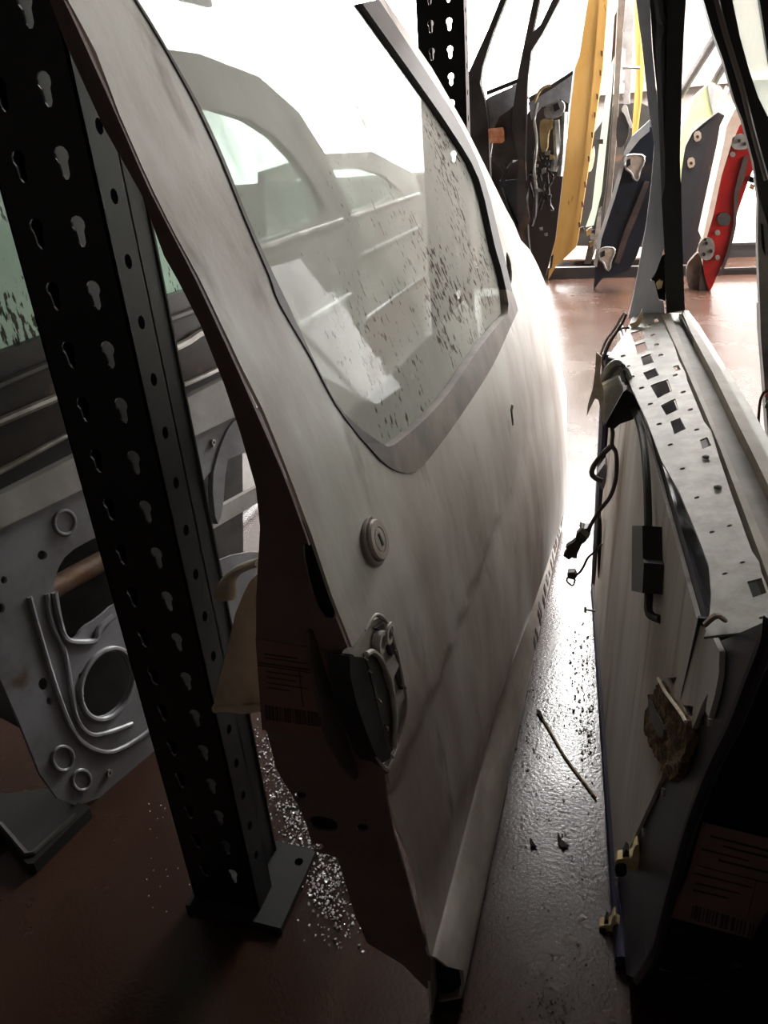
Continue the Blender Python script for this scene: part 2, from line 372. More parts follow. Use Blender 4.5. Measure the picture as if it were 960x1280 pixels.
# rubber: thin at the rear, wide dusty sill lip below, black along the front pillar
uvs = lambda l: [dyz(*p) for p in l]
L1, L2 = uvs(win_l[:33]), uvs(gl_l[:32])
sheet('rear_window_seal', rubber_grey, D, L1 + L2[::-1], smap(.0015), (), .008, (1, 0, 0), .02)
S1, S2 = uvs(win_l[30:] + [(643, 376), (639, 365)]), uvs(gl_l[30:] + [(634, 380), (631, 362)])
def lip(u, v): return (SX(u, v) + .002, u, v)
sheet('sill_seal', rubber_dust, D, S1 + S2[::-1], lip, (), .012, (1, 0, 0), .012)
F1, F2 = uvs(win_r), uvs(gl_r)
sheet('pillar_seal', rubber, D, F1 + F2[::-1], smap(.002), (), .012, (1, 0, 0), .02)
# lower moulding, a proud rounded strip
def mould(u, v):
    t = (v - .008) / .092
    return (-.160 + .027 * math.sin(math.pi * min(max(t, 0), 1) ** .75) ** .8 + .002, u, v)
mp_poly = [(.503, .008), (1.70, .008), (1.70, .06), (1.66, .1), (.494, .1), (.496, .085), (.512, .06), (.50, .03)]
mould_m = mat('dusty_moulding', rgb(170, 162, 154), rgb(138, 128, 120), 9, rough=.5, stretch=(1, .5, 1), bump=.05, bscale=160)
sheet('lower_moulding', mould_m, D, mp_poly, mould, (), .004, (1, 0, 0), .012, angle=60)
sheet('moulding_end', dark, D, [(-.164, .0), (-.136, .004), (-.134, .04), (-.146, .085), (-.164, .098)], lambda u, v: (u, .512, v), (), .004, (0, -1, 0), .1, grid=False)
# worn dark print on the moulding towards the front, no longer readable
random.seed(3)
for k in range(16):
    y = 1.12 + .034 * k + random.uniform(-.006, .006); z0 = .042 + random.uniform(0, .010); h = random.uniform(.012, .028); w = random.uniform(.006, .02)
    sk = random.uniform(-.004, .008)
    sheet('worn_print', ink if k % 3 else dark_grey, D, [(y, z0), (y + w, z0 + .003), (y + w + sk, z0 + h), (y + sk, z0 + h * .9)], lambda u, v: (mould(u, v)[0] + .0012, u, v), (), .0008, (1, 0, 0), .008)
# dirt scuff on the skin near the front
sc = dyz(640, 520)
sheet('dirt_scuff', mat('dirt', rgb(70, 56, 46), rough=.9), D, [(sc[0] + a, sc[1] + b) for a, b in ((-.006, -.012), (0, -.006), (.004, .006), (.014, .010), (.008, .014), (-.001, .010), (-.003, 0))], smap(.001), (), .001, (1, 0, 0), .01)
# shut face: the brown end of the door
def face_y(x, z): return .49 + .12 * (-.17 - .23 * z - x) + .003
left = [(62, 0), (80, 50), (105, 105), (130, 160), (178, 245), (205, 320), (222, 350), (250, 405), (280, 480), (300, 540), (320, 610), (325, 660), (320, 750), (320, 800), (327, 855), (332, 908), (345, 961), (374, 1009), (384, 1034), (392, 1064), (406, 1067), (422, 1073), (443, 1142), (459, 1179), (502, 1205), (533, 1236)]
FF = lambda p: p[1] - face_y(p[0], p[2])
def fxz(px, py): p = hit(px, py, FF); return (p[0], p[2])
ledge = [fxz(*p) for p in left]
redge = [(SX(.492, z) - .001, z) for z in (.05, .1, .16, .22, .28, .33, .36)] + [(-.186, .364), (-.208, .375), (-.224, .40), (-.236, .44), (-.236, .475), (-.222, .492)] + [(SX(.492, z) - .001, z) for z in np.arange(.50, 1.04, .02)]
slot = [fxz(*p) for p in rounded([(377, 684), (385, 678), (400, 702), (415, 742), (423, 766), (417, 776), (402, 772), (388, 738)], 1)]
hs = [[fxz(*p) for p in ell(375, 995, 8, 5)], [fxz(*p) for p in ell(453, 1035, 8, 5)], [fxz(*p) for p in ell(397, 1059, 8, 5)],
      [fxz(*p) for p in rounded([(386, 1021), (402, 1020), (420, 1026), (423, 1036), (416, 1040), (388, 1036)], 1)]]
sheet('shut_face', brown_primer, D, ledge + redge, lambda u, v: (u, face_y(u, v), v), [slot] + hs, .003, (0, -1, 0), .03)
for nm, px in (('latch_shade', [(352, 664), (398, 662), (440, 775), (380, 796)]), ('wiring_shade', [(364, 985), (460, 1020), (464, 1046), (392, 1062), (384, 1040), (366, 1005)])):
    sheet(nm, dark, D, [fxz(*p) for p in px], lambda u, v: (min(u, SX(.5, v) - .006), face_y(u, v) + .012, v), (), .003, (0, -1, 0), .02, grid=False)  # dark sheets behind the holes, standing for the shade inside the door
# inner panel behind
inner = [(a, b) for a, b in [(.78, .02), (1.6, .02), (1.62, .2), (1.5, .55), (1.42, .6), (.56, .6), (.54, .48), (.74, .3)]]
sheet('inner_panel', mat('inner_white', rgb(150, 146, 140), rgb(124, 118, 112), 7, rough=.5), D, inner, lambda u, v: (-.27 - .05 * v, u, v), [ell(.95, .3, .16, .1, 16), ell(1.3, .25, .08, .08, 16)], .004, (1, 0, 0), .1)
# handle recess: dished pocket, bracket, ribs, bolt bosses and curved guard
pocket = [(440, 811), (456, 788), (470, 768), (484, 778), (494, 805), (504, 850), (508, 875), (506, 900), (498, 930), (490, 948), (482, 960), (470, 945), (455, 915), (446, 870), (440, 835)]
pk_uv = [dyz(*p) for p in pocket]
pc = np.mean(np.array(pk_uv), 0)
def dish(u, v):
    return (SX(u, v) - .030, u, v)
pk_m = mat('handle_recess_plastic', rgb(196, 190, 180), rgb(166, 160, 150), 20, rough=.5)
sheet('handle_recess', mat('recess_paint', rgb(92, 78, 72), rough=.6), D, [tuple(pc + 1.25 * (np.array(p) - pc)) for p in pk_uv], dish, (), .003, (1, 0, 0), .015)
rim = [np.array(smap(.0)(*p)) for p in pk_uv[1:12]]
tube('recess_rim', white_paint, D, rim, .0016, 8)
def on_skin(px, py, d): p = hit(px, py, lambda q: q[0] - SX(q[1], q[2]) - d); return p
def skin_slab(name, m, px, d, th, rnd=0, parent=D):
    if rnd: px = rounded(px, rnd)
    uv = [tuple(on_skin(*p, d)[1:]) for p in px]
    return sheet(name, m, parent, uv, smap(d), (), th, (1, 0, 0), .02)
br = skin_slab('handle_bracket', pk_m, [(441, 818), (456, 793), (466, 776), (474, 772), (483, 776), (489, 792), (494, 815), (500, 850), (507, 868), (508, 885), (504, 905), (496, 930), (490, 942), (484, 930), (470, 880), (456, 835)], -.005, .010)
for (cx, cy, rx, ry) in ((473, 802, 4.2, 9), (482.5, 791, 3.8, 8.5)):
    p = on_skin(cx, cy, -.003)
    dome('bolt_boss', pk_m, br, p, (0, 1, 0), (0, 0, 1), (1, 0, 0), .011, .0105, [(1, -.003), (1, .005), (.62, .005), (.6, .0), (.3, -.001)], 16)
skin_slab('rib', pk_m, [(480, 842), (493, 818), (499, 832), (486, 862)], .000, .006, parent=br)
skin_slab('rib', pk_m, [(494, 878), (504, 862), (506, 872), (497, 890)], .000, .006, parent=br)
skin_slab('bracket_rim', dark_grey, [(470, 785), (480, 780), (488, 795), (495, 818), (502, 850), (508, 868), (504, 866), (490, 818), (482, 794)], -.001, .006, parent=br)
skin_slab('curved_guard', dark_grey, [(457, 818), (466, 815), (476, 824), (486, 848), (492, 875), (495, 905), (493, 935), (488, 942), (482, 925), (474, 890), (465, 850)], -.001, .008, 1)
tube('guard_edge', pk_m, D, [on_skin(*p, .001) for p in [(458, 818), (466, 815), (476, 824), (486, 848), (491, 870), (494, 900), (493, 935)]], .0028, 8)
skin_slab('handle_pocket_wall', rubber, [(437, 820), (455, 822), (463, 850), (472, 885), (481, 920), (489, 942), (488, 948), (478, 954), (470, 945), (458, 915), (446, 880), (438, 845)], .0015, .02)
chrome = mat('bare_edge', rgb(220, 216, 210), rough=.25, metal=.8)
for p in ((455, 822), (460, 838), (472, 874), (481, 907), (487, 942), (493, 812), (503, 856)):
    q = on_skin(p[0], p[1], .003); q2 = on_skin(p[0] + 4, p[1] + 5, .003)
    tube('edge_nick', chrome, D, [q, (q + q2) / 2 + np.array([.001, 0, 0]), q2], .0012, 6)
# lock barrel
lc = np.array(smap(0)(*dyz(467, 676)))
nx = np.array([1, 0, .28]); nx /= np.linalg.norm(nx); vv = np.array([-.28, 0, 1]); vv /= np.linalg.norm(vv)
ring = dome('lock_ring', rubber_dust, D, lc, (0, 1, 0), vv, nx, .0235, .0235, [(1, -.004), (1, .001), (.94, .0025), (.86, .0025)], 28)
lk = dome('lock_barrel', mat('grey_lock', rgb(158, 148, 138), rgb(134, 124, 116), 30, rough=.45), D, lc, (0, 1, 0), vv, nx, .0195, .0195, [(1, .001), (1, .005), (.92, .0068), (.62, .007), (.6, .0062), (.55, .0062), (.53, .007), (.2, .0072)], 28)
kc = lc + nx * .0073
V = [kc + a * np.array([0, 1, 0]) + b * vv + nx * h for h in (0, .0006) for a, b in ((-.0016, -.006), (.0016, -.006), (.0016, .006), (-.0016, .006))]
finish('keyhole', V, [(0, 1, 2, 3), (4, 5, 6, 7), (0, 1, 5, 4), (1, 2, 6, 5), (2, 3, 7, 6), (3, 0, 4, 7)], dark, lk, False)
# paper label with print and bar code on the shut face
lab = [fxz(*p) for p in ((320, 797), (405, 812), (415, 850), (427, 927), (328, 911))]
fl = lambda d: (lambda u, v: (u, face_y(u, v) - d, v))
lb = sheet('paper_label', mat('door_label', rgb(138, 106, 98), rgb(126, 96, 90), 10, rough=.8), D, lab, fl(.0012), (), .001, (0, -1, 0), .05, grid=False)
lb['label'] = 'pinkish paper stock label with a bar code'
def marks(parent, quad, m, proj, d, name, fm):
    A, B, C_, D_ = [np.array(q, float) for q in quad]
    for (u0, u1, v0, v1) in m:
        f = lambda u, v: tuple((A * (1 - u) + B * u) * (1 - v) + (D_ * (1 - u) + C_ * u) * v)
        sheet(name, ink, parent, [proj(*f(u0, v0)), proj(*f(u1, v0)), proj(*f(u1, v1)), proj(*f(u0, v1))], fm(d), (), .0003, (0, -1, 0), .5, False, False)
random.seed(5)
def bars(n):
    out = []; u = 0
    while u < .98:
        w = random.choice((.012, .02, .034)); out.append((u, min(u + w, 1), 0, 1)); u += w + random.choice((.012, .02, .03))
    return out
marks(lb, [(332, 880), (408, 890), (409, 908), (333, 898)], bars(1), fxz, .002, 'bar', fl)
marks(lb, [(322, 806), (412, 818), (425, 922), (331, 906)], [(0, .8, .20, .215), (0, .8, .235, .245), (.1, .55, .08, .095), (.1, .7, .13, .14), (.1, .6, .30, .31), (.1, .5, .37, .38), (.1, .65, .44, .45), (.1, .4, .5, .51), (.55, .562, .2, .68)], fxz, .002, 'printed_line', fl)
# torn pad of beige fibre hanging at the inner side of the door
fm = mat('beige_fibre', rgb(214, 200, 172), rgb(170, 154, 128), 9, rough=.85, stretch=(1, 1, .6), bump=.2, bscale=50)
def pad(u, v):
    p = at_y(u, v, .528 + .0003 * max(u - 300, 0)); return tuple(p)
pp = [(324, 716), (312, 727), (303, 745), (294, 768), (283, 815), (272, 858), (266, 886), (300, 888), (328, 884), (336, 850), (330, 760)]
pd = sheet('fibre_pad', fm, D, pp, pad, (), .004, (0, -1, 0), 6)
pd['label'] = 'beige torn fibre pad with a rolled lower edge'
tube('rolled_edge', fm, pd, [at_y(*p, .527) for p in ((268, 886), (285, 885), (305, 887), (328, 884))], .0045, 8)
tube('torn_lip', mat('pale_lining', rgb(206, 196, 180), rgb(170, 158, 140), 12, rough=.8), pd, [at_y(*p, .53) for p in ((281, 748), (284, 728), (296, 714), (312, 706), (326, 702))], .0105, 8, flat=.4)

# ------------------------------------------------------------------ perforated rack posts
def rack_post(label, x0, x1, y, depth, ztop, z0, pitch, group, keyx, with_base):
    t = thing('rack_post', label, 'rack post', ((x0 + x1) / 2, y + depth / 2, 0), group)
    holes = []
    z = z0
    while z < ztop - .03:
        for kx in keyx:
            big = [(kx + .0068 * math.cos(a), z + .0068 * math.sin(a)) for a in [math.radians(d) for d in range(-50, 231, 35)]]
            holes.append(big + [(kx - .0038, z - .014), (kx - .0015, z - .0175), (kx + .0015, z - .0175), (kx + .0038, z - .014)])
        z += pitch
    zb = .012
    sheet('keyhole_web', black_metal, t, [(x0, zb), (x1, zb), (x1, ztop), (x0, ztop)], lambda u, v: (u, y, v), holes, .0022, (0, -1, 0), .2, False, False)
    rh = []; z = z0 + .018
    while z < ztop - .03: rh.append(ell(y + .019, z, .0048, .0062, 10)); z += pitch
    for xs, nm in ((x1, 'side_flange'), (x0, 'side_flange')):
        sheet(nm, black_metal, t, [(y, zb), (y + .038, zb), (y + .038, ztop), (y, ztop)], lambda u, v: (xs, u, v), rh, .0022, (1 if xs == x1 else -1, 0, 0), .2, False, False)
    for xs, sgn in ((x1, 1), (x0, -1)):
        xi = xs - sgn * .020
        sheet('step_lip', black_metal, t, [(xs, zb), (xi, zb), (xi, ztop), (xs, ztop)], lambda u, v: (u, y + .038, v), (), .0022, (0, 1, 0), .4, False, False)
        sheet('rear_flange', black_metal, t, [(y + .038, zb), (y + depth, zb), (y + depth, ztop), (y + .038, ztop)], lambda u, v: (xi, u, v), (), .0022, (sgn, 0, 0), .3, False, False)
        tube('flange_edge', black_metal, t, [(xi, y + depth, zb), (xi, y + depth, ztop)], .0024, 6, False)
    if with_base:
        bx0, bx1, by0, by1 = x0 - .006, x1 + .036, y - .014, y + depth + .014
        sheet('base_plate', mat('dull_base_plate', rgb(30, 30, 30), rgb(22, 22, 22), 20, rough=.75), t, [(bx0, by0), (bx1, by0), (bx1, by1), (bx0, by1)], lambda u, v: (u, v, .0115), [ell(bx1 - .016, by1 - .024, .006, .006, 12), ell(bx0 + .016, by1 - .024, .006, .006, 12)], .0105, (0, 0, 1), .2, False, False)
    return t
rack_post('near black perforated steel rack post with a bolted base plate on the brown deck', -.501, -.407, .553, .092, 1.62, .075, .0508, 'perforated rack posts', (-.4745, -.4335), True)
rack_post('far black perforated rack post showing behind the white door top', -.482, -.380, 1.86, .09, 1.9, .075, .0508, 'perforated rack posts', (-.452, -.412), True)

shelf = thing('shade_shelf', 'dark unseen shelf added above the silver door to shade it, carried by the black posts', 'shelf', (-1.15, 1.85, 1.5))  # unseen shelf added to keep the near left corner in shade
for k in range(8):
    y0 = .32 + k * .39
    box('shelf_board', mat('shelf_board', rgb(70, 54, 44), rgb(58, 44, 36), 5, rough=.7), shelf, (-1.17, y0 + .19, 1.515), (1.28, .375, .02))
shade_deck = thing('shade_shelf', 'dark shelf deck bridging the aisle above head height between two racks', 'shelf', (.64, 1.9, 0))  # unseen deck added to keep roof light off the white door's pillar
for k in range(3):
    box('shelf_board', MATS['shelf_board'], shade_deck, (.64, 1.44 + k * .36 + .17, 1.56), (1.96, .345, .02))
for y in (1.45, 2.44): box('shelf_beam', black_metal, shade_deck, (.64, y, 1.525), (1.96, .03, .05))
for x in (1.6,):
    for y in (1.45, 2.44): box('shelf_leg', black_metal, shade_deck, (x, y, .75), (.05, .05, 1.5))
for x in (-.525, -1.8): box('shelf_beam', black_metal, shelf, (x, 1.87, 1.47), (.03, 3.2, .07))
# ------------------------------------------------------------------ the stripped door facing the white one
def bx(y): return .036 - .0945 * (y - .593)
PF = lambda p: p[0] - (bx(p[1]) + .03 * p[2])
def pyz(px, py): p = hit(px, py, PF); return (p[1], p[2])
pmap = lambda d=0.0: (lambda u, v: (bx(u) + .03 * v - d, u, v))
B = thing('stripped_car_door', 'stripped car door with dusty white inner sheet, slotted rail and dangling connectors', 'car door', (.1, .95, 0))
violet = mat('blue_violet_paint', rgb(50, 49, 68), rgb(32, 31, 44), 7, rough=.36, stretch=(1, 1, .5))
inner_white = mat('dusty_inner_sheet', rgb(206, 202, 196), rgb(172, 162, 150), 4.5, rough=.62, stretch=(1, 2.4, .22), lo=.36, hi=.7, c3=rgb(136, 112, 90), s3=7, lo3=.55, hi3=.68)
rail_m = mat('perforated_rail_metal', rgb(158, 154, 146), rgb(134, 130, 122), 40, rough=.55, metal=.15)
strip_m = mat('dusty_strip', rgb(158, 148, 132), rgb(138, 128, 114), 14, rough=.65)
strip2_m = mat('dusty_channel', rgb(140, 132, 120), rgb(118, 110, 100), 14, rough=.65)
olive_m = mat('olive_outer_edge', rgb(152, 150, 132), rgb(130, 128, 112), 12, rough=.5)
edge_px = [(783, 1218), (800, 1226), (822, 1190), (846, 1105), (868, 1030), (895, 960), (925, 900), (945, 850), (965, 800), (972, 770)]
e_uv = [pyz(*p) for p in edge_px]
base = [(1.42, .006), (.63, .006)] + e_uv + [(.46, .56), (1.0, .56), (1.40, .56), (1.42, .50), (1.425, .2)]
sheet('inner_shell', violet, B, base, pmap(), [], .003, (-1, 0, 0), .03)
film = [(745, 740), (748, 820), (752, 900), (762, 1000), (773, 1088), (779, 1090), (800, 1042), (822, 996), (838, 962), (852, 950), (866, 925), (876, 905), (886, 880), (893, 868), (890, 890), (894, 898), (902, 870), (907, 845), (908, 815), (898, 795), (880, 780)]
f_uv = [(1.40, .006)] + [pyz(*p) for p in film[1:]] + [(.62, .55), (1.38, .555), (1.40, .4)]
f_uv = [(u, max(v, .006)) for u, v in f_uv]
h1 = [pyz(*p) for p in ((840, 848), (853, 847), (846, 862))]; h2 = [pyz(*p) for p in ((860, 882), (874, 884), (872, 900), (866, 894))]
film_o = sheet('inner_sheet', inner_white, B, f_uv, pmap(.004), [h1, h2], .0035, (-1, 0, 0), .03)
film_o['label'] = 'dusty whitish inner sheet streaked with brown'
for q in ([(834, 842), (858, 842), (858, 868), (834, 868)], [(856, 878), (880, 878), (880, 906), (856, 906)]):
    sheet('sheet_gap', dark, B, [pyz(*p) for p in q], pmap(.0012), (), .001, (-1, 0, 0), .05, grid=False)
tube('bottom_hem', violet, B, [(bx(y) - .002, y, .008) for y in (.60, .8, 1.0, 1.2, 1.42)], .009, 10)
tube('end_hem', violet, B, [(bx(1.42), 1.42, z) for z in (.01, .2, .36, .5)], .010, 10)
ec = [np.array(pmap(.002)(*p)) for p in e_uv[1:]]
tube('shut_edge', violet, B, ec, .0045, 8)
# outer skin and end faces closing the body
outer_skin_x = lambda y, z: bx(y) + .118 + .02 * math.sin(math.pi * min(max(z / .6, 0), 1))
sheet('outer_skin', violet, B, [(.62, .01), (1.42, .01), (1.42, .57), (.44, .57), (.5, .3)], lambda u, v: (outer_skin_x(u, v), u, v), (), .003, (1, 0, 0), .06)
def endy(x, z): return .596 - .27 * max(z - .12, 0) - .05 * (x - .05) + .012
EF = lambda p: p[1] - endy(p[0], p[2])
def exz(px, py): p = hit(px, py, EF); return (p[0], p[2])
emap = lambda d=0.: (lambda u, v: (u, endy(u, v) - d, v))
ez = [(bx(.6) + .03 * z + .004, z) for z in (.01, .15, .3, .45, .56)]
endm = mat('black_end_paint', rgb(24, 25, 30), rgb(18, 18, 22), 6, rough=.4)
hh = [[exz(*p) for p in ell(cx, cy, rx, ry)] for cx, cy, rx, ry in ((848, 1163, 8, 5), (825, 1190, 6, 4), (920, 1208, 8, 5), (822, 1214, 8, 5))]
sheet('end_face', endm, B, [(.034, .001)] + ez + [(x, z) for x, z in ((.31, .57), (.31, .001))], emap(), hh, .003, (0, -1, 0), .04)
for (cx, cy) in ((848, 1163), (825, 1190), (920, 1208), (822, 1214)):
    p = at_y(cx, cy, .60); q = hit(cx, cy, EF)
    dome('plug', dark_grey, B, q + np.array([0, .004, 0]), (1, 0, 0), (0, .12, .99), (0, -1, 0), .0085, .0085, [(1, -.002), (.9, .002), (.4, .003)], 12)
lb2 = sheet('paper_label', mat('end_label', rgb(150, 122, 114), rgb(136, 110, 104), 10, rough=.8), B, [exz(*p) for p in ((832, 1141), (846, 1118), (858, 1095), (866, 1070), (879, 1024), (1010, 1056), (1000, 1186))], emap(.004), (), .001, (0, -1, 0), .03)
lb2['label'] = 'pinkish paper stock label curling at one edge'
tube('label_curl', MATS['end_label'], lb2, [np.array(emap(.006)(*exz(*p))) for p in ((832, 1141), (846, 1118), (858, 1095), (866, 1070), (879, 1024))], .0022, 6)
marks(lb2, [(866, 1126), (990, 1160), (986, 1180), (863, 1143)], bars(2), exz, .0052, 'bar', emap)
marks(lb2, [(884, 1032), (1000, 1062), (980, 1160), (852, 1130)], [(.05, .8, .06, .075), (.2, .7, .14, .155), (.0, .5, .24, .25), (.2, .75, .32, .335), (.0, .9, .45, .455), (.0, .6, .55, .56), (.05, .5, .66, .67), (.05, .4, .75, .76), (.62, .626, .45, .9)], exz, .0052, 'printed_line', emap)
# belt: slotted rail and parallel strips
ZR = .60
def railz(x, y): return ZR - .22 * max(.047 - .112 * (y - .75) + .0 - x + .01, 0)
RF = lambda p: p[2] - railz(p[0], p[1])
def rxy(px, py): p = hit(px, py, RF); return (p[0], p[1])
rail = [(790, 397), (805, 387), (820, 386), (832, 392), (848, 449), (857, 466), (859, 476), (865, 490), (880, 527), (889, 538), (893, 552), (899, 572), (917, 625), (940, 689), (949, 702), (952, 716), (962, 740), (966, 786), (880, 796), (884, 784), (888, 760), (889, 741), (886, 707), (872, 670), (850, 617), (827, 576), (809, 527), (790, 486), (779, 458), (770, 449), (760, 446), (768, 434), (782, 416)]
quads = [[(788, 416), (802, 412), (806, 423), (793, 428)], [(794, 431), (806, 427), (810, 438), (797, 443)], [(801, 446), (813, 442), (817, 453), (804, 457)], [(804, 466), (819, 460), (824, 469), (809, 475)], [(813, 482), (835, 474), (840, 489), (822, 498)], [(826, 507), (844, 498), (848, 512), (833, 519)], [(838, 527), (850, 522), (857, 536), (843, 543)],
         [(817, 398), (822, 397), (824, 402), (818, 403)], [(841, 458), (848, 456), (851, 462), (844, 464)], [(875, 550), (884, 546), (889, 557), (878, 561)], [(934, 727), (952, 722), (958, 741), (941, 747)]]
slits = [(811, 407), (816, 419), (821, 431), (826, 444), (844, 469), (854, 490), (863, 512), (871, 537), (779, 445), (785, 458), (790, 471), (802, 485), (813, 505), (824, 530), (838, 556), (853, 586), (871, 622), (890, 665), (912, 657), (906, 717), (928, 703), (952, 772)]
rh = [[rxy(*p) for p in q] for q in quads] + [[rxy(*p) for p in ell(a, b, 3.6, 1.5, 8, -.25)] for a, b in slits]
sheet('slotted_rail', rail_m, B, [rxy(*p) for p in rail], lambda u, v: (u, v, railz(u, v)), rh, .0018, (0, 0, 1), .03, grid=False)
def fl_z(z): return lambda u, v: (u, v, z)
sheet('rail_shade', mat('shade_grey', rgb(96, 94, 98), rough=.6), B, [(.0, 1.22), (.035, 1.24), (.075, .78), (.12, .5), (.09, .44), (.06, .5), (.045, .7)], fl_z(.548), (), .002, (0, 0, 1), .2, grid=False)  # grey sheet giving the shaded strip between inner sheet and rail
for k, p in enumerate(((882, 572), (897, 610))):
    q = hit(*p, RF); dome('dirt_clod', grey_metal, B, q, (1, 0, 0), (0, 1, 0), (0, 0, 1), .0032, .0032, [(1, 0), (.9, .002), (.3, .003)], 10)  # small clods of dirt lying on the rail
q = hit(893, 783, RF)
tube('torn_clip', mat('brown_clip', rgb(132, 112, 96), rough=.8), B, [hit(880, 786, RF) + [0, 0, .003], q + [0, 0, .008], hit(905, 780, RF) + [0, 0, .003]], .0032, 7, flat=.5)
def strip(name, m, l, r, z, th):
    P = [at_z(*p, z)[:2] for p in l] + [at_z(*p, z)[:2] for p in r[::-1]]
    return sheet(name, m, B, [tuple(p) for p in P], fl_z(z), (), th, (0, 0, 1), .2, True, False)
strip('inner_lip', strip_m, [(826, 391), (848, 440), (870, 490), (900, 560), (930, 640), (962, 726)], [(838, 392), (858, 444), (882, 505), (912, 574), (940, 640), (975, 724)], .602, .02)
strip('run_channel', strip2_m, [(837, 391), (858, 444), (882, 505), (912, 574), (940, 640), (975, 724)], [(850, 391), (862, 418), (890, 472), (918, 529), (940, 573), (975, 645)], .592, .01)
strip('weather_strip', rubber, [(849, 391), (860, 413), (888, 464), (916, 521), (933, 557), (970, 632)], [(852, 391), (863, 416), (891, 468), (919, 525), (940, 567), (975, 640)], .600, .02)
strip('outer_lip', strip_m, [(852, 389), (863, 414), (891, 466), (919, 523), (940, 565), (975, 637)], [(856, 388), (868, 407), (897, 455), (922, 500), (942, 538), (975, 600)], .604, .03)
strip('outer_belt', olive_m, [(855, 388), (867, 406), (896, 454), (921, 499), (941, 537), (975, 599)], [(860, 388), (874, 406), (904, 453), (930, 495), (955, 538), (985, 592)], .600, .05)
# front pillar of the window frame
PY = 1.29
pale = mat('pale_blue_frame', rgb(222, 225, 234), rgb(188, 192, 206), 9, rough=.3, stretch=(1, 1, .3), c3=rgb(96, 96, 110), s3=14, lo3=.6, hi3=.7)
slab_y('frame_pillar', pale, B, [(794, -6), (803, 60), (810, 130), (818, 180), (814, 230), (808, 280), (800, 325), (793, 365), (785, 398), (832, 398), (829, 378), (824, 376), (818, 352), (813, 350), (820, 340), (828, 318), (832, 300), (829, 240), (826, 180), (821, 120), (815, 60), (812, -6)], PY, .03)
slab_y('frame_gap', dark, B, [(811, 352), (818, 346), (826, 322), (832, 318), (832, 376), (824, 374)], PY + .006, .012)
chan = mat('channel_grey', rgb(74, 74, 78), rgb(46, 46, 50), 14, rough=.38, stretch=(1, 1, .3))
slab_y('window_channel', chan, B, [(812, -6), (816, 60), (822, 120), (826, 180), (830, 240), (832, 310), (833, 390), (842, 390), (842, 250), (840, 120), (842, 40), (846, -6)], PY + .004, .04)
tube('channel_roll', chan, B, [at_y(*p, PY) for p in ((823, -8), (826, 16), (828, 30), (826, 60), (829, 130), (832, 200), (834, 260))], .0075, 8)
slab_y('channel_rubber', rubber, B, [(836, -8), (834, 60), (832, 130), (831, 230), (827, 250), (830, 300), (833, 392), (856, 388), (853, 300), (850, 200), (852, 110), (855, 40), (858, -8)], PY - .012, .012)
slab_y('bent_tab', mat('yellowed_clip', rgb(214, 192, 150), rough=.6), B, [(820, 355), (824, 350), (829, 352), (827, 360), (822, 362)], PY - .01, .008)
# mirror bracket with torn tape and wires
MY = .95
slab_y('mirror_bracket', rubber, B, [(757, 530), (779, 490), (783, 487), (802, 500), (801, 511), (790, 519), (792, 524), (775, 530), (768, 536), (758, 534)], MY, .05)
slab_y('bracket_cover', mat('pale_plastic', rgb(226, 224, 218), rgb(190, 186, 180), 20, rough=.45), B, [(748, 488), (752, 482), (772, 472), (779, 489), (766, 512), (757, 531), (752, 520)], MY - .012, .012)
for k, (dx, dy) in enumerate(((0, 0), (4, 4), (8, 8))):
    tube('cover_ridge', dark_grey if k % 2 else grey_metal, B, [at_y(x + dx, y + dy, MY + .01) for x, y in ((750, 482), (756, 468), (764, 457), (772, 453), (777, 462), (781, 476))], .0045, 8)
tape = mat('torn_tape', rgb(240, 230, 212), rgb(196, 172, 140), 30, rough=.7)
slab_y('torn_tape', tape, B, [(745, 440), (752, 446), (750, 470), (754, 486), (756, 505), (755, 533), (752, 518), (748, 500), (744, 498), (737, 512), (733, 521), (735, 505), (741, 486), (744, 462)], MY - .02, .003)
slab_y('torn_tape', tape, B, [(787, 405), (795, 402), (803, 386), (804, 398), (798, 408), (790, 411)], 1.2, .004)
for k, pts in enumerate(([(781, 391), (776, 398), (768, 412), (757, 427), (751, 444), (750, 458)], [(787, 410), (776, 411), (767, 420), (758, 435), (753, 452), (756, 462)], [(783, 392), (779, 402), (771, 415), (762, 430), (755, 450)])):
    tube('wire', (grey_metal, mat('copper_brown_wire', rgb(112, 76, 52), rough=.6), rubber)[k], B, [at_y(*p, 1.05 - .01 * k) for p in pts], .0016, 6)
# harness: sheathed wire, connectors, grommet
sheath = mat('harness_sheath', rgb(74, 64, 58), rgb(56, 48, 44), 40, rough=.7)
HY = 1.12
tube('harness', sheath, B, [at_y(x, y, HY) for x, y in ((764, 530), (766, 542), (765, 556), (770, 566), (771, 585), (769, 603), (762, 622), (751, 636), (742, 650), (736, 661))], .0032, 8)
tube('harness_loop', sheath, B, [at_y(x, y, HY + .02) for x, y in ((766, 556), (758, 563), (748, 574), (741, 585), (740, 593), (745, 598), (753, 601))], .0042, 8)
slab_y('grommet', mat('grey_grommet', rgb(116, 116, 122), rough=.5), B, [(743, 598), (752, 585), (757, 578), (759, 590), (757, 606), (753, 614), (749, 608)], HY + .1, .03, rnd=1)
cn = slab_y('connector', dark_grey, B, [(704, 695), (713, 681), (719, 676), (720, 669), (727, 661), (737, 667), (733, 676), (727, 681), (722, 692), (711, 700)], HY, .014)
slab_y('collar', grey_metal, cn, [(724, 664), (728, 660), (738, 668), (735, 674)], HY - .003, .02)
slab_y('clip', dark_grey, cn, [(724, 658), (729, 661), (740, 660), (738, 666), (731, 664)], HY - .001, .018)
slab_y('latch', dark_grey, cn, [(714, 694), (722, 691), (721, 698), (716, 698)], HY - .001, .012)
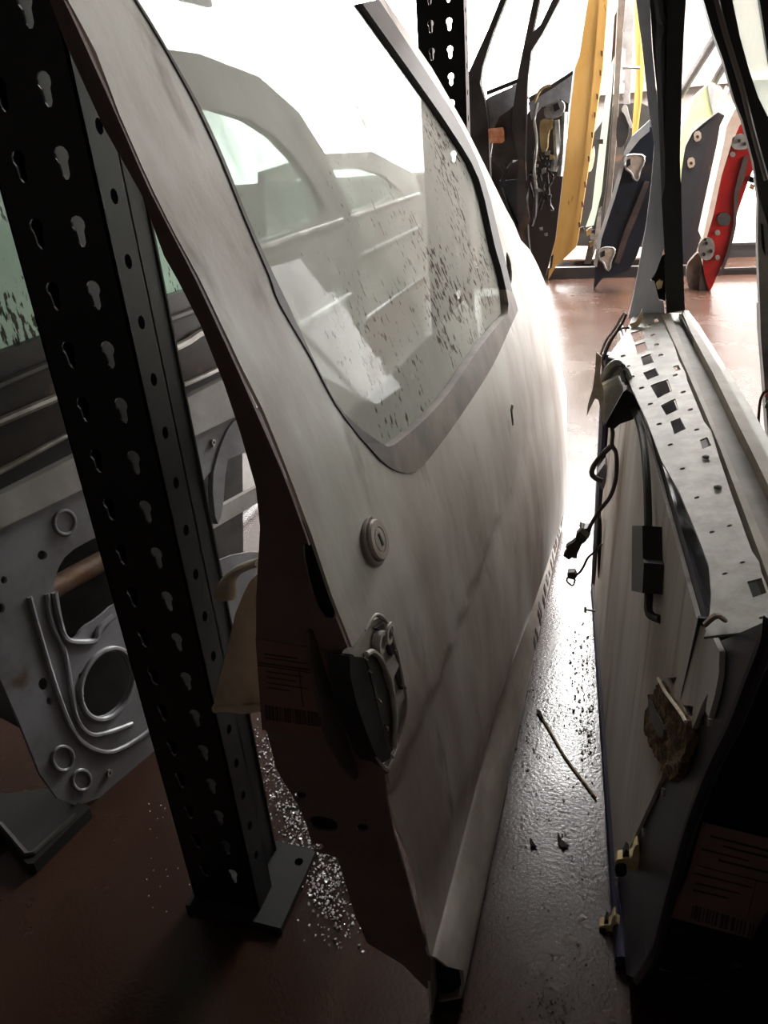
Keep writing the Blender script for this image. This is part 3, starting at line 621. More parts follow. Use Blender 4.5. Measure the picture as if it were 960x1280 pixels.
slab_y('latch', dark_grey, cn, [(707, 684), (713, 680), (714, 686), (709, 690)], HY - .001, .012)
tube('thin_wire', sheath, B, [at_y(x, y, 1.2) for x, y in ((752, 680), (743, 690), (735, 697), (730, 707), (725, 715), (720, 719))], .0022, 6)
c2 = slab_y('small_connector', dark_grey, B, [(709, 716), (718, 715), (721, 721), (718, 725), (709, 723)], 1.2, .014)
tube('latch_bail', dark_grey, c2, [at_y(x, y, 1.2) for x, y in ((709, 722), (709, 727), (716, 732), (719, 724))], .0018, 6)
tube('floor_peg', grey_metal, B, [at_y(x, y, 1.25) for x, y in ((745, 764), (731, 762))], .002, 6)
slab_y('peg_head', grey_metal, B, [(730, 759), (733, 759), (733, 766), (730, 766)], 1.248, .006)
slab_y('end_opening', dark, B, [(749, 646), (752, 650), (752, 680), (749, 725), (747, 720), (747, 680)], 1.30, .01, rnd=1)
# cable with black sleeve
pp3 = lambda px, py, d=.012: np.array(pmap(d)(*pyz(px, py)))
tube('cable', dark_grey, B, [pp3(804, 508), pp3(813, 530), pp3(819, 556), pp3(823, 590), pp3(825, 625), pp3(826, 665), pp3(827, 742), pp3(828, 768), pp3(831, 775, .004)], .0042, 8)
sv = sheet('cable_sleeve', rubber, B, [pyz(*p) for p in ((817, 659), (833, 659), (834, 700), (836, 706), (834, 744), (817, 741))], pmap(.022), (), .018, (-1, 0, 0), .1, grid=False)
# fibre patch stuck over a hole
foam = [(836, 852), (841, 860), (846, 869), (857, 882), (866, 893), (873, 903), (875, 925), (868, 945), (861, 959), (855, 972), (849, 979), (840, 971), (835, 955), (827, 942), (820, 928), (814, 914), (816, 895), (820, 874), (818, 868), (824, 868), (831, 859)]
random.seed(11)
foam_m = mat('brown_fibre_patch', rgb(132, 108, 76), rgb(80, 64, 44), 70, rough=.95, bump=.8, bscale=260, lo=.42, hi=.58)
fp = sheet('fibre_patch', foam_m, B, [pyz(x + random.uniform(-1.5, 1.5), y + random.uniform(-1.5, 1.5)) for x, y in foam], lambda u, v: (bx(u) + .03 * v - .007 - .0016 * math.sin(u * 300) * math.sin(v * 240), u, v), (), .006, (-1, 0, 0), .006)
sheet('patch_hole', dark_grey, fp, [pyz(*p) for p in rounded([(822, 873), (829, 880), (832, 890), (840, 900), (846, 918), (840, 926), (832, 915), (826, 898)], 1)], pmap(.0095), (), .001, (-1, 0, 0), .02, grid=False)
tube('torn_edge', tape, fp, [pp3(*p, .010) for p in ((838, 850), (847, 866), (858, 880), (870, 895), (876, 905))], .0015, 6)
# white trim clips along the shut edge
clip_m = mat('ivory_clip', rgb(226, 206, 160), rgb(200, 176, 128), 60, rough=.5)
for k, (cx, cy, s, lab_) in enumerate(((788, 1075, 1.0, 'ivory trim clip, upper'), (762, 1158, .72, 'ivory trim clip, lower'))):
    yy = .60 if k == 0 else .64
    pts = lambda l: [(cx + a * s, cy + b * s) for a, b in l]
    c = slab_y('trim_clip', clip_m, B, pts([(-19, 0), (-8, -2), (2, -2), (4, -14), (8, -20), (11, -18), (10, -8), (20, -2), (34, 0), (42, 2), (38, 12), (26, 10), (14, 12), (2, 14), (-8, 12), (-18, 10)]), yy, .012, rnd=1)
    slab_y('clip_pad', dark, c, pts([(-20, 9), (-6, 7), (-4, 18), (-10, 22), (-18, 19)]), yy - .004, .012, rnd=1)
    slab_y('clip_pad', dark_grey, c, pts([(-10, -4), (-6, -14), (-2, -10), (-2, -2)]), yy + .002, .01)
# small chips of bare metal in the violet paint
for (a, b) in ((868, 905), (838, 992), (812, 1042), (777, 1103), (899, 905)):
    sheet('paint_chip', grey_metal, B, [pyz(a + x, b + y) for x, y in ((-1.5, -6), (1.5, -4), (1.2, 5), (-1.2, 4))], pmap(.0065), (), .002, (-1, 0, 0), .1, grid=False)

# ------------------------------------------------------------------ third door, just in the frame
T = thing('glazed_car_door', 'black framed car door with green dusty glass beside the slotted belt door', 'car door', (.3, 1.3, 0))
TY = 1.33
brown_black = mat('brown_black_frame', rgb(40, 34, 32), rgb(28, 26, 26), 10, rough=.4)
slab_y('window_frame', brown_black, T, [(877, -8), (891, 40), (904, 75), (918, 125), (928, 150), (942, 203), (950, 250), (975, 330), (985, 330), (965, 230), (948, 180), (930, 125), (915, 60), (898, -8)], TY, .03)
tube('frame_stripe', mat('taupe_trim', rgb(112, 98, 90), rough=.5), T, [at_y(*p, TY - .002) for p in ((894, -8), (905, 35), (917, 75), (928, 112), (940, 160), (958, 225))], .0038, 8)
slab_y('window_seal', rubber, T, [(898, -8), (915, 60), (930, 125), (948, 180), (965, 230), (985, 280), (985, 200), (962, 150), (948, 122), (936, 86), (925, 46), (914, -8)], TY + .004, .02)
gg = dusty_glass('green_dusty_glass', rgb(178, 184, 172), .8, tint=(.88, .96, .91, 1), trans=.55)
slab_y('window_glass', gg, T, [(910, -8), (925, 46), (936, 86), (948, 122), (962, 150), (985, 200), (985, -8)], TY + .014, .005)
slab_y('window_divider', rubber, T, [(948, -8), (954, 30), (962, 80), (990, 120), (990, -8)], TY - .004, .02)
pgrey = mat('pale_grey_edge', rgb(168, 160, 152), rgb(140, 130, 124), 20, rough=.5)
slab_y('pillar_edge', pgrey, T, [(944, 222), (948, 250), (947, 300), (950, 384), (962, 384), (975, 330), (962, 290), (952, 240)], TY + .002, .03)
slab_y('pillar_slot', dark, T, [(951, 279), (954, 281), (957, 320), (953, 310)], TY - .002, .006)
slab_y('door_body', pgrey, T, [(950, 384), (951, 420), (955, 470), (960, 545), (1010, 900), (1060, 900), (1060, 384)], TY + .004, .05)
def tx(y): return .27 - .10 * (y - 1.36)
T_body = [(.42, .02), (1.40, .02), (1.44, .3), (1.40, .60), (.36, .62), (.34, .4)]  # near part of the door out of view, extended to cast shade
sheet('outer_skin', brown_black, T, T_body, lambda u, v: (tx(u) + .10, u, v), (), .004, (1, 0, 0), .1)
sheet('inner_panel', pgrey, T, T_body, lambda u, v: (tx(u), u, v), [ell(.7, .28, .08, .08, 16)], .004, (1, 0, 0), .1)
T_top = [(.34, .60), (1.36, .60), (1.18, .84), (.98, 1.03), (.8, 1.09), (.42, 1.09)]
sheet('upper_frame', brown_black, T, T_top, lambda u, v: (tx(u) + .06 - .16 * max(v - .6, 0), u, v), [[(.42, .64), (1.24, .64), (1.08, .84), (.94, .98), (.78, 1.04), (.48, 1.04)]], .025, (1, 0, 0), .1)
sheet('window_glass', gg, T, [(.41, .63), (1.26, .63), (1.09, .85), (.94, .99), (.78, 1.05), (.47, 1.05)], lambda u, v: (tx(u) + .05 - .16 * max(v - .6, 0), u, v), (), .005, (1, 0, 0), .1)
for k in range(3):
    tube('loose_wire', (MATS['copper_brown_wire'], mat('pink_wire', rgb(214, 120, 116), rough=.5), mat('green_wire', rgb(130, 170, 110), rough=.5))[k], T, [at_y(*p, TY - .01) for p in (((970, 488), (956, 490), (950, 503), (948, 528)), ((972, 488), (962, 489), (957, 496)), ((972, 498), (962, 500), (957, 510)))[k]], .0024, 6)

# ------------------------------------------------------------------ silver door behind the near post
SN = np.array([.966, -.26]); SP = np.array([-.74, .69])
def sil_x(y): return SP[0] + .27 * (y - SP[1])
SFp = lambda p: p[0] - sil_x(p[1]) + .06 * p[2]
def syz(px, py): p = hit(px, py, SFp); return (p[1], p[2])
smap2 = lambda d=0.: (lambda u, v: (sil_x(u) - .06 * v + d, u, v))
G = thing('silver_car_door', 'bare silver inner car door with oval speaker opening behind the rack post', 'car door', (-.75, .8, 0))
def ssl(name, m, px, d, th, holes=(), rnd=0, step=.05, grid=False, parent=G):
    if rnd: px = rounded(px, rnd)
    return sheet(name, m, parent, [syz(*p) for p in px], smap2(d), [[syz(*p) for p in h] for h in holes], th, (1, 0, 0), step, True, grid)
op1 = rounded([(66, 742), (70, 715), (84, 691), (122, 670), (160, 660), (170, 745), (143, 754), (122, 773), (103, 784), (96, 797), (84, 801), (77, 790), (70, 764)], 1)
op2 = ell(133, 855, 27, 42, 24, .35)
hl = [ell(53, 694, 6, 6), ell(55, 855, 7, 8), ell(135, 966, 3, 3), ell(5, 725, 4, 5), ell(2, 760, 4, 6), ell(101, 845, 3, 4), ell(62, 876, 4, 5)]
op3 = rounded([(248, 610), (262, 590), (290, 570), (335, 560), (345, 690), (300, 690), (262, 705), (244, 690)], 1)
body = [(0, 655), (101, 607), (200, 560), (350, 498), (352, 930), (200, 942), (165, 969), (131, 995), (97, 1007), (72, 998), (50, 968), (25, 905), (0, 848), (-40, 790), (-90, 700)]
ssl('inner_panel', silver, body, 0, .004, [op1, op2, op3] + hl, step=.03, grid=True)
ssl('belt_band', mat('silver_band', rgb(186, 184, 182), rgb(160, 156, 150), 7, rough=.35, metal=.3, c3=rgb(112, 86, 60), s3=22, lo3=.64, hi3=.74), [(-90, 655), (0, 614), (97, 565), (230, 495), (340, 440), (345, 492), (200, 562), (101, 608), (0, 656), (-90, 700)], .012, .02)
dkb = mat('dark_belt_brown', rgb(52, 42, 37), rgb(36, 31, 29), 8, rough=.4, c3=rgb(120, 92, 72), s3=14, lo3=.62, hi3=.72)
ssl('belt_void', mat('dark_belt_gap', rgb(38, 32, 30), rough=.6), [(-90, 630), (0, 584), (100, 535), (230, 478), (340, 432), (340, 446), (230, 500), (97, 570), (0, 620), (-90, 660)], -.004, .003)
ssl('belt_rail', dkb, [(-90, 478), (0, 440), (100, 404), (230, 363), (340, 325), (340, 436), (230, 482), (100, 538), (0, 588), (-90, 634)], .004, .02)
tube('belt_bead', mat('belt_chrome', rgb(170, 164, 158), rgb(120, 112, 106), 9, rough=.3, metal=.5), G, [np.array(smap2(.014)(*syz(*p))) for p in ((-60, 548), (0, 522), (100, 480), (215, 432), (250, 412), (340, 375))], .006, 8)
tube('belt_bead', dkb, G, [np.array(smap2(.012)(*syz(*p))) for p in ((-60, 505), (0, 478), (100, 437), (220, 394), (340, 350))], .006, 8)
tube('belt_bead', MATS['belt_chrome'], G, [np.array(smap2(.016)(*syz(*p))) for p in ((-60, 612), (0, 582), (100, 530), (230, 476), (270, 458), (340, 428))], .004, 8)
ssl('window_glass', dusty_glass('green_pane', rgb(196, 224, 204), .86, tint=(.6, .85, .7, 1), trans=.6, speck=rgb(50, 56, 48)), [(-90, 535), (0, 496), (100, 452), (225, 400), (272, 380), (205, 150), (-90, 60)], -.012, .005)
ssl('window_frame', dkb, [(-90, 60), (205, 150), (262, 352), (270, 350), (212, 142), (-90, 48)], -.01, .02)
tube('panel_bead', silver, G, [np.array(smap2(.0005)(*syz(*p))) for p in ((36, 746), (48, 790), (66, 850), (80, 890), (95, 920), (115, 936), (140, 940), (170, 925), (196, 905))], .0042, 8)
tube('panel_bead', silver, G, [np.array(smap2(.0005)(*syz(*p))) for p in ((58, 742), (64, 780), (80, 815), (88, 860), (96, 900), (112, 918), (134, 916), (165, 905))], .0042, 8)
tube('opening_rim', silver, G, [np.array(smap2(.002)(*syz(*p))) for p in ((66, 740), (72, 772), (80, 798), (98, 803), (118, 800), (122, 786), (140, 770))], .005, 8)
ro = ell(133, 855, 31, 46, 20, .35)
tube('speaker_rim', silver, G, [np.array(smap2(.001)(*syz(*p))) for p in ro + ro[:1]], .0045, 8)
for (cx, cy, r) in ((80, 653, 13), (78, 948, 13), (101, 975, 11)):
    c = ell(cx, cy, r, r * 1.15, 14)
    tube('pressed_ring', silver, G, [np.array(smap2(.001)(*syz(*p))) for p in c + c[:1]], .0028, 8)
for p in ((135, 966), (265, 553)):
    dome('bolt', grey_metal, G, np.array(smap2(.0)(*syz(*p))), (0, 1, 0), (0, 0, 1), (1, 0, 0), .006, .006, [(1, 0), (1, .004), (.5, .004), (.4, .001)], 12)
tube('impact_bar', mat('rusty_bar', rgb(128, 112, 96), rgb(104, 66, 40), 18, rough=.55, metal=.3), G, [np.array(smap2(-.03)(*syz(*p))) for p in ((40, 765), (110, 725), (200, 675))], .016, 12, False)
ssl('panel_rib', silver, [(262, 600), (272, 560), (285, 530), (300, 520), (292, 545), (280, 580), (276, 640), (268, 660)], .004, .01, rnd=1)
ssl('cross_member', MATS['silver_band'], [(272, 640), (345, 600), (345, 620), (274, 662)], -.012, .01)
ssl('outer_panel', dark_grey, [(-90, 640), (345, 480), (345, 900), (150, 960), (40, 900), (-90, 780)], -.07, .003)
kick = thing('dark_sill_board', 'flat dark board lying under the silver door edge', 'board', (-.80, .6, 0))
kb = [at_z(*p, .02)[:2] for p in ((-60, 1075), (0, 1040), (34, 1080), (42, 1079), (112, 1010), (60, 985), (-60, 1000))]
sheet('board', mat('dark_board', rgb(30, 27, 25), rgb(24, 22, 20), 9, rough=.6), kick, [tuple(p) for p in kb], fl_z(.02), (), .02, (0, 0, 1), .2, False, False)
tube('board_rib', dark_grey, kick, [at_z(*p, .022) for p in ((0, 1030), (33, 1068), (42, 1066), (95, 1018))], .004, 6, False)
# ------------------------------------------------------------------ far rack: low deck beams, cardboard, leaning doors and beams
deck_m = mat('dark_deck_beam', rgb(50, 46, 44), rgb(38, 34, 33), 6, rough=.5)
lowrack = thing('low_rack_beam', 'dark low rack beam lying across the end of the aisle', 'rack beam', (-.3, 5.1, 0))
slab_y('beam', deck_m, lowrack, [(560, 336), (690, 335), (880, 332), (880, 356), (690, 352), (560, 352)], 5.06, .05)
cbd = thing('cardboard_sheet', 'flat pale cardboard sheet lying behind the low dark beam', 'cardboard', (-.2, 5.3, .05))
sheet('sheet', mat('cardboard', rgb(128, 106, 92), rgb(112, 90, 76), 9, rough=.85), cbd, [tuple(at_z(*p, .06)[:2]) for p in ((682, 325), (812, 322), (812, 309), (706, 307))], fl_z(.06), (), .01, (0, 0, 1), .3, False, False)
for i, (z0, z1, y, lab_) in enumerate(((338, 357, 5.06, 'dark rack beam at floor level beside the red door'), (307, 324, 5.7, 'higher dark rack beam beyond the red door in front of the bright opening'))):
    rb = thing('rack_beam', lab_, 'rack beam', (.7, y, 0), 'dark rack beams past the red door')
    slab_y('beam', deck_m, rb, [(886, z0), (1010, z0 - 4), (1010, z1 - 4), (886, z1)], y, .06)
    slab_y('beam_lip', deck_m, rb, [(886, z0 - 2), (1010, z0 - 6), (1010, z0 - 3), (886, z0 + 1)], y - .01, .02)
    for xx in (.55, .95): box('foot', deck_m, rb, (xx, y + .03, at_y(920, z1, y)[2] / 2), (.06, .05, max(.02, at_y(920, z1, y)[2])))

# yellow beams
yel = mat('yellow_paint', rgb(190, 148, 84), rgb(178, 134, 68), 7, rough=.45, stretch=(1, 1, .3), c3=rgb(110, 62, 30), s3=20, lo3=.66, hi3=.72)
rust = mat('rust_spot', rgb(104, 58, 28), rgb(70, 40, 24), 30, rough=.9)
yb = thing('yellow_rack_beam', 'tall yellow angle beam with rust spots leaning in front of the green glass', 'rack beam', (-.54, 5.04, 0))
slab_y('web', yel, yb, [(735, -8), (750, -8), (742, 90), (732, 190), (722, 260), (714, 315), (695, 333), (685, 350), (691, 300), (708, 180), (722, 60)], 5.03, .012)
slab_y('flange', yel, yb, [(750, -8), (760, -8), (753, 90), (740, 180), (731, 240), (722, 300), (720, 309), (713, 316), (722, 260), (732, 190), (742, 90)], 5.015, .05)
random.seed(4)
for k in range(9):
    yy = 70 + k * 26 + random.uniform(-6, 6); xx = np.interp(yy, [0, 90, 180, 300], [757, 751, 739, 722])
    slab_y('rust_spot', rust, yb, [(xx - 1.6, yy - 4), (xx + .8, yy - 3), (xx + .6, yy + 4), (xx - 1.2, yy + 3)], 5.013, .004)
slab_y('end_slot', dark, yb, [(689, 320), (692, 318), (690, 333), (687, 338)], 5.028, .004)
yb2 = thing('yellow_rack_beam', 'thin yellow beam standing behind the grey door frames', 'rack beam', (-.05, 5.9, 0))
slab_y('web', yel, yb2, [(792, -8), (800, -8), (801, 60), (800, 130), (794, 168), (786, 350), (780, 350), (790, 165), (795, 90)], 5.9, .04)
slab_y('lip', yel, yb2, [(800, -8), (805, -8), (805, 100), (797, 168), (794, 168), (800, 130)], 5.89, .05)

# door with black frame, wiring and a bright dusty pane, at the left of the yellow beam
K = thing('wired_car_door', 'black framed car door with exposed window motor and wiring left of the yellow beam', 'car door', (-1.0, 3.95, 0))
KY = 3.95
fr_m = mat('dusty_black_frame', rgb(62, 56, 54), rgb(44, 40, 38), 8, rough=.45, c3=rgb(86, 66, 54), s3=12, lo3=.6, hi3=.7)
slab_y('front_frame', fr_m, K, [(628, -8), (636, -8), (616, 42), (603, 83), (600, 104), (606, 126), (610, 152), (612, 215), (616, 300), (600, 300), (588, 200), (586, 90), (594, 72), (610, 37)], KY, .05)
slab_y('rear_frame', fr_m, K, [(668, -8), (676, -8), (666, 40), (676, 30), (694, -8), (704, -8), (678, 42), (664, 64), (660, 96), (658, 130), (656, 200), (660, 296), (664, 330), (652, 330), (646, 260), (648, 200), (640, 160), (642, 130), (648, 90), (656, 50)], KY - .05, .05)
slab_y('belt_strip', fr_m, K, [(608, 114), (648, 98), (648, 103), (608, 119)], KY, .04)
sil3 = mat('far_silver', rgb(168, 168, 172), rgb(140, 140, 144), 12, rough=.4, metal=.2)
slab_y('belt_panel', sil3, K, [(606, 126), (612, 121), (646, 106), (644, 140), (636, 138), (626, 146), (618, 165), (612, 200), (608, 160)], KY + .04, .02)
slab_y('belt_panel', sil3, K, [(660, 128), (676, 120), (700, 104), (716, 92), (712, 130), (700, 124), (690, 130), (676, 134), (664, 150)], KY + .04, .02)
slab_y('belt_strip', fr_m, K, [(660, 122), (685, 108), (716, 88), (716, 93), (688, 112), (662, 128)], KY + .02, .03)
slab_y('latch_plate', mat('charcoal_plate', rgb(84, 80, 78), rgb(60, 57, 55), 12, rough=.45), K, [(624, 146), (636, 138), (646, 128), (648, 200), (640, 200), (630, 215), (614, 200), (618, 160)], KY + .0, .03)
slab_y('hinge', mat('rusty_orange', rgb(178, 104, 64), rgb(206, 150, 120), 30, rough=.7), K, [(610, 161), (628, 159), (630, 163), (630, 176), (626, 179), (612, 179)], KY - .04, .05)
slab_y('lower_panel', mat('black_brown_panel', rgb(46, 36, 32), rgb(30, 26, 26), 5, rough=.5), K, [(594, 190), (614, 196), (628, 210), (648, 200), (660, 140), (690, 118), (712, 110), (706, 200), (694, 300), (682, 345), (640, 345), (610, 330)], KY + .07, .03)
slab_y('blue_grey_plate', mat('blue_grey', rgb(72, 78, 84), rgb(54, 58, 64), 8, rough=.35), K, [(624, 226), (648, 224), (650, 290), (636, 282), (622, 256)], KY + .01, .02)
for pts in (((626, 236), (640, 270), (650, 290)), ((628, 208), (632, 216), (628, 226))): tube('cable', rubber, K, [at_y(*p, KY - .02) for p in pts], .012, 6)
tube('cable', fr_m, K, [at_y(*p, KY - .04) for p in ((661, 280), (658, 250), (662, 222), (668, 224), (670, 244), (668, 270), (664, 282))], .010, 6)
alu = mat('far_aluminium', rgb(176, 174, 170), rgb(130, 128, 124), 30, rough=.35, metal=.6); och = mat('ochre_motor', rgb(150, 128, 84), rgb(120, 98, 62), 20, rough=.5)
mo = slab_y('window_motor', alu, K, [(680, 134), (690, 128), (700, 124), (706, 130), (704, 142), (694, 148), (684, 150), (680, 144)], KY - .05, .06, rnd=1)
slab_y('motor_cap', rubber, mo, [(691, 131), (698, 128), (700, 136), (693, 140)], KY - .07, .03)
slab_y('motor_body', och, mo, [(676, 148), (692, 148), (690, 160), (685, 164), (684, 190), (676, 190), (674, 160)], KY - .05, .05, rnd=1)
tube('lift_rail', alu, K, [at_y(*p, KY - .03) for p in ((706, 140), (704, 180), (700, 220))], .014, 6)
tube('lift_rail', alu, K, [at_y(*p, KY - .03) for p in ((695, 150), (696, 190), (692, 214))], .016, 6)
tube('pull_rod', grey_metal, K, [at_y(*p, KY - .06) for p in ((672, 128), (668, 150), (671, 178), (668, 210), (670, 236))], .007, 6)
tube('wire_loop', och, K, [at_y(*p, KY - .06) for p in ((668, 128), (676, 112), (688, 106))], .006, 6)
random.seed(9)
for k in range(13):
    a, b = random.uniform(664, 694), random.uniform(188, 246)
    slab_y('plug_connector', (alu, rubber, och, grey_metal)[k % 4], K, [(a, b), (a + random.uniform(3, 7), b + random.uniform(-2, 2)), (a + random.uniform(3, 7), b + random.uniform(4, 8)), (a + random.uniform(-2, 2), b + random.uniform(4, 7))], KY - .02 - .004 * k, .02)
for k in range(6):
    a = random.uniform(664, 690); tube('wire', rubber, K, [at_y(a + random.uniform(-6, 6), b, KY - .03) for b in (190, 206, 222, 242, 262)], .006, 5)
for (a, b) in ((682, 293), (676, 286), (690, 262)): slab_y('bright_clip', alu, K, [(a - 2, b - 1), (a + 2, b - 2), (a + 2, b + 2), (a - 1, b + 2)], KY + .02, .01)
far_pane = dusty_glass('bright_dusty_pane', rgb(226, 228, 224), .72, tint=(.9, 1, .95, 1), trans=.8)
slab_y('window_glass', far_pane, K, [(662, 100), (666, 64), (680, 42), (706, -8), (736, -8), (724, 70), (716, 90), (662, 126)], KY + .03, .006)
slab_y('window_glass', far_pane, K, [(602, 106), (604, 84), (617, 42), (637, -8), (668, -8), (656, 50), (648, 98), (608, 116)], KY + .03, .006)
P2 = thing('grey_framed_door', 'pale grey door frame standing behind the black wired door', 'car door', (-1.2, 5.0, 0))
slab_y('pillar', mat('pale_grey_frame', rgb(164, 162, 160), rgb(138, 136, 136), 9, rough=.5), P2, [(632, -8), (640, -8), (646, 60), (652, 98), (650, 400), (642, 400), (640, 100), (636, 50)], 4.6, .04)
slab_y('pillar', MATS['pale_grey_frame'], P2, [(644, -8), (650, -8), (652, 96), (648, 98)], 4.62, .04)
slab_y('door_pull', rubber, P2, [(633, 64), (637, 62), (637, 74), (639, 86), (634, 88), (632, 78)], 4.58, .03, rnd=1)
slab_y('body', dark_grey, P2, [(590, 180), (652, 150), (650, 360), (600, 360)], 4.64, .05)

BD = thing('dark_car_door', 'dark car door mostly hidden behind the green glass door and the navy door', 'car door', (-.1, 6.2, 0))
slab_y('end_face', mat('dark_far_panel', rgb(40, 37, 36), rgb(28, 27, 27), 5, rough=.5), BD, [(722, 250), (740, 170), (768, 130), (800, 128), (846, 150), (852, 220), (846, 332), (716, 332)], 6.2, .05)
slab_y('edge_rib', fr_m, BD, [(770, 150), (780, 148), (776, 330), (764, 330)], 6.18, .03)
# doors standing edge-on right of the yellow beam
def edge_door(name, label, loc, y, skin_m, end_m, endpx, skinpx, depth):
    t = thing(name, label, 'car door', loc)
    slab_y('end_face', end_m, t, endpx, y, .05)
    if skinpx: slab_y('outer_skin', skin_m, t, skinpx, y - .02, depth, rnd=0)
    return t
G2 = thing('green_glass_door', 'slim grey framed door with long green pane right of the yellow beam', 'car door', (-.22, 5.3, 0))
tp = mat('taupe_frame', rgb(112, 102, 96), rgb(88, 80, 76), 10, rough=.5)
slab_y('frame_upright', tp, G2, [(773, -8), (782, -8), (776, 80), (771, 170), (765, 235), (760, 300), (752, 300), (760, 230), (766, 150), (770, 60)], 5.25, .05)
slab_y('frame_upright', fr_m, G2, [(768, 20), (771, 14), (768, 80), (764, 150), (758, 230), (748, 300), (738, 330), (730, 330), (748, 250), (757, 170), (764, 80)], 5.27, .05)
slab_y('frame_upright', MATS['pale_grey_frame'], G2, [(782, -8), (793, -8), (791, 60), (787, 130), (779, 130), (782, 60), (778, 60)], 5.3, .05)
slab_y('window_glass', dusty_glass('far_green_pane', rgb(178, 196, 178), .85, tint=(.8, .95, .85, 1), trans=.4), G2, [(768, 70), (764, 80), (757, 120), (748, 190), (740, 260), (732, 284), (742, 282), (752, 240), (758, 180), (764, 120)], 5.2, .012)
slab_y('edge_tape', rubber, G2, [(746, 174), (754, 174), (754, 180), (746, 180)], 5.18, .01)
slab_y('foam_strip', mat('white_foam', rgb(224, 220, 212), rgb(190, 186, 180), 30, rough=.9), G2, [(734, 205), (742, 180), (744, 190), (742, 206), (738, 216), (733, 212)], 5.17, .012, rnd=1)
slab_y('outer_mirror', rubber, G2, [(772, 145), (778, 136), (784, 142), (787, 158), (784, 176), (776, 186), (771, 182), (770, 164)], 5.15, .06, rnd=1)
slab_y('mirror_cap', MATS['pale_grey_frame'], G2, [(776, 138), (780, 130), (784, 132), (786, 144), (791, 156), (789, 162), (785, 154), (781, 143)], 5.14, .05, rnd=1)
for b in (36, 84, 100, 118): slab_y('frame_screw', alu, G2, [(778, b), (781, b), (781, b + 4), (778, b + 4)], 5.23, .01)
tube('latch_rod', alu, G2, [at_y(779, 84, 5.22), at_y(800, 85, 5.22)], .008, 6)
for k in range(7):
    a, b = random.uniform(722, 742), random.uniform(284, 308)
    slab_y('regulator_piece', (alu, rubber, och)[k % 3], G2, [(a, b), (a + 5, b - 2), (a + 7, b + 4), (a + 1, b + 7)], 5.22 + .004 * k, .02)
slab_y('sheet_edge', alu, G2, [(744, 290), (748, 262), (752, 258), (750, 290), (746, 310), (741, 316)], 5.22, .02)

navy = mat('navy_paint', rgb(25, 32, 42), rgb(18, 23, 31), 6, rough=.4, c3=rgb(64, 48, 40), s3=9, lo3=.6, hi3=.7)
seam = mat('brown_seam', rgb(70, 54, 48), rgb(50, 40, 36), 12, rough=.8)
NB = edge_door('navy_car_door', 'dark blue car door on end showing two pale hinge brackets', (-.1, 4.7, 0), 4.67, mat('pale_navy_rim', rgb(150, 156, 160), rgb(176, 172, 168), 8, rough=.4), navy,
    [(812, 158), (800, 172), (783, 190), (766, 250), (750, 298), (744, 332), (742, 363), (748, 354), (755, 346), (770, 344), (786, 338), (796, 320), (811, 276), (826, 200), (826, 160)],
    [(812, 150), (806, 156), (790, 170), (780, 190), (763, 250), (748, 296), (742, 330), (746, 334), (752, 298), (768, 250), (784, 194), (800, 174), (812, 164)], .35)
slab_y('edge_seam', seam, NB, [(806, 226), (812, 228), (800, 262), (786, 296), (774, 330), (768, 328), (780, 290), (794, 256)], 4.655, .012)
hg = mat('pale_hinge', rgb(178, 162, 146), rgb(150, 134, 120), 20, rough=.6)
for (q, hole) in (([(782, 196), (788, 193), (806, 194), (805, 204), (800, 212), (798, 226), (792, 224), (790, 216), (781, 210)], [(784, 200), (788, 198), (788, 206), (783, 210)]), ([(750, 312), (756, 309), (769, 310), (768, 318), (764, 324), (762, 339), (757, 336), (755, 328), (748, 324)], [(752, 315), (756, 313), (756, 320), (751, 322)])):
    slab_y('hinge_bracket', hg, NB, q, 4.64, .03, rnd=1)
    slab_y('hinge_gap', dark, NB, hole, 4.632, .01)
    c = [at_y(*p, 4.638) for p in rounded(q, 1)]; tube('hinge_rim', alu, NB, c + c[:1], .006, 6, False)
for (a, b) in ((785, 287), (772, 264), (752, 300)): slab_y('edge_plug', dark, NB, ell(a, b, 3, 3.6, 10), 4.66, .006)

lime = mat('pale_lime_paint', rgb(196, 204, 164), rgb(178, 188, 142), 4, rough=.3)
dkend = mat('dark_maroon_end', rgb(32, 23, 25), rgb(20, 18, 22), 6, rough=.5, c3=rgb(72, 50, 44), s3=10, lo3=.62, hi3=.7)
LD = edge_door('lime_car_door', 'pale lime car door with dark edge standing next to the red door', (.3, 5.45, 0), 5.42, lime, dkend,
    [(852, 214), (857, 184), (866, 166), (880, 154), (898, 140), (908, 146), (899, 196), (888, 244), (878, 290), (868, 322), (857, 332), (850, 332), (846, 280)],
    [(846, 200), (850, 182), (855, 156), (868, 122), (886, 105), (900, 107), (906, 116), (898, 138), (882, 150), (866, 160), (857, 180), (852, 214), (850, 240)], .45)
slab_y('dark_flank', mat('ink_blue_end', rgb(20, 22, 27), rgb(15, 16, 20), 6, rough=.5), LD, [(852, 216), (858, 184), (868, 168), (882, 156), (892, 148), (882, 190), (872, 240), (862, 300), (852, 330)], 5.41, .03)
for (a, b) in ((872, 171), (864, 204)):
    slab_y('hinge_pad', mat('tan_pad', rgb(132, 116, 100), rough=.7), LD, rounded([(a - 5, b - 6), (a + 4, b - 8), (a + 5, b + 4), (a - 4, b + 7)], 1), 5.395, .012)
    slab_y('bolt_hole', dark, LD, ell(a, b, 2, 2.2, 8), 5.392, .006)
slab_y('belt_corner', MATS['pale_grey_frame'], LD, [(884, 106), (890, 102), (898, 140), (892, 144), (888, 128)], 5.39, .04)
chrome2 = mat('satin_frame', rgb(186, 182, 180), rgb(130, 124, 122), 8, rough=.3, metal=.5)
tube('window_rail', chrome2, LD, [at_y(*p, 5.5) for p in ((847, 118), (870, 80), (893, 43), (912, 12))], .022, 8, False)
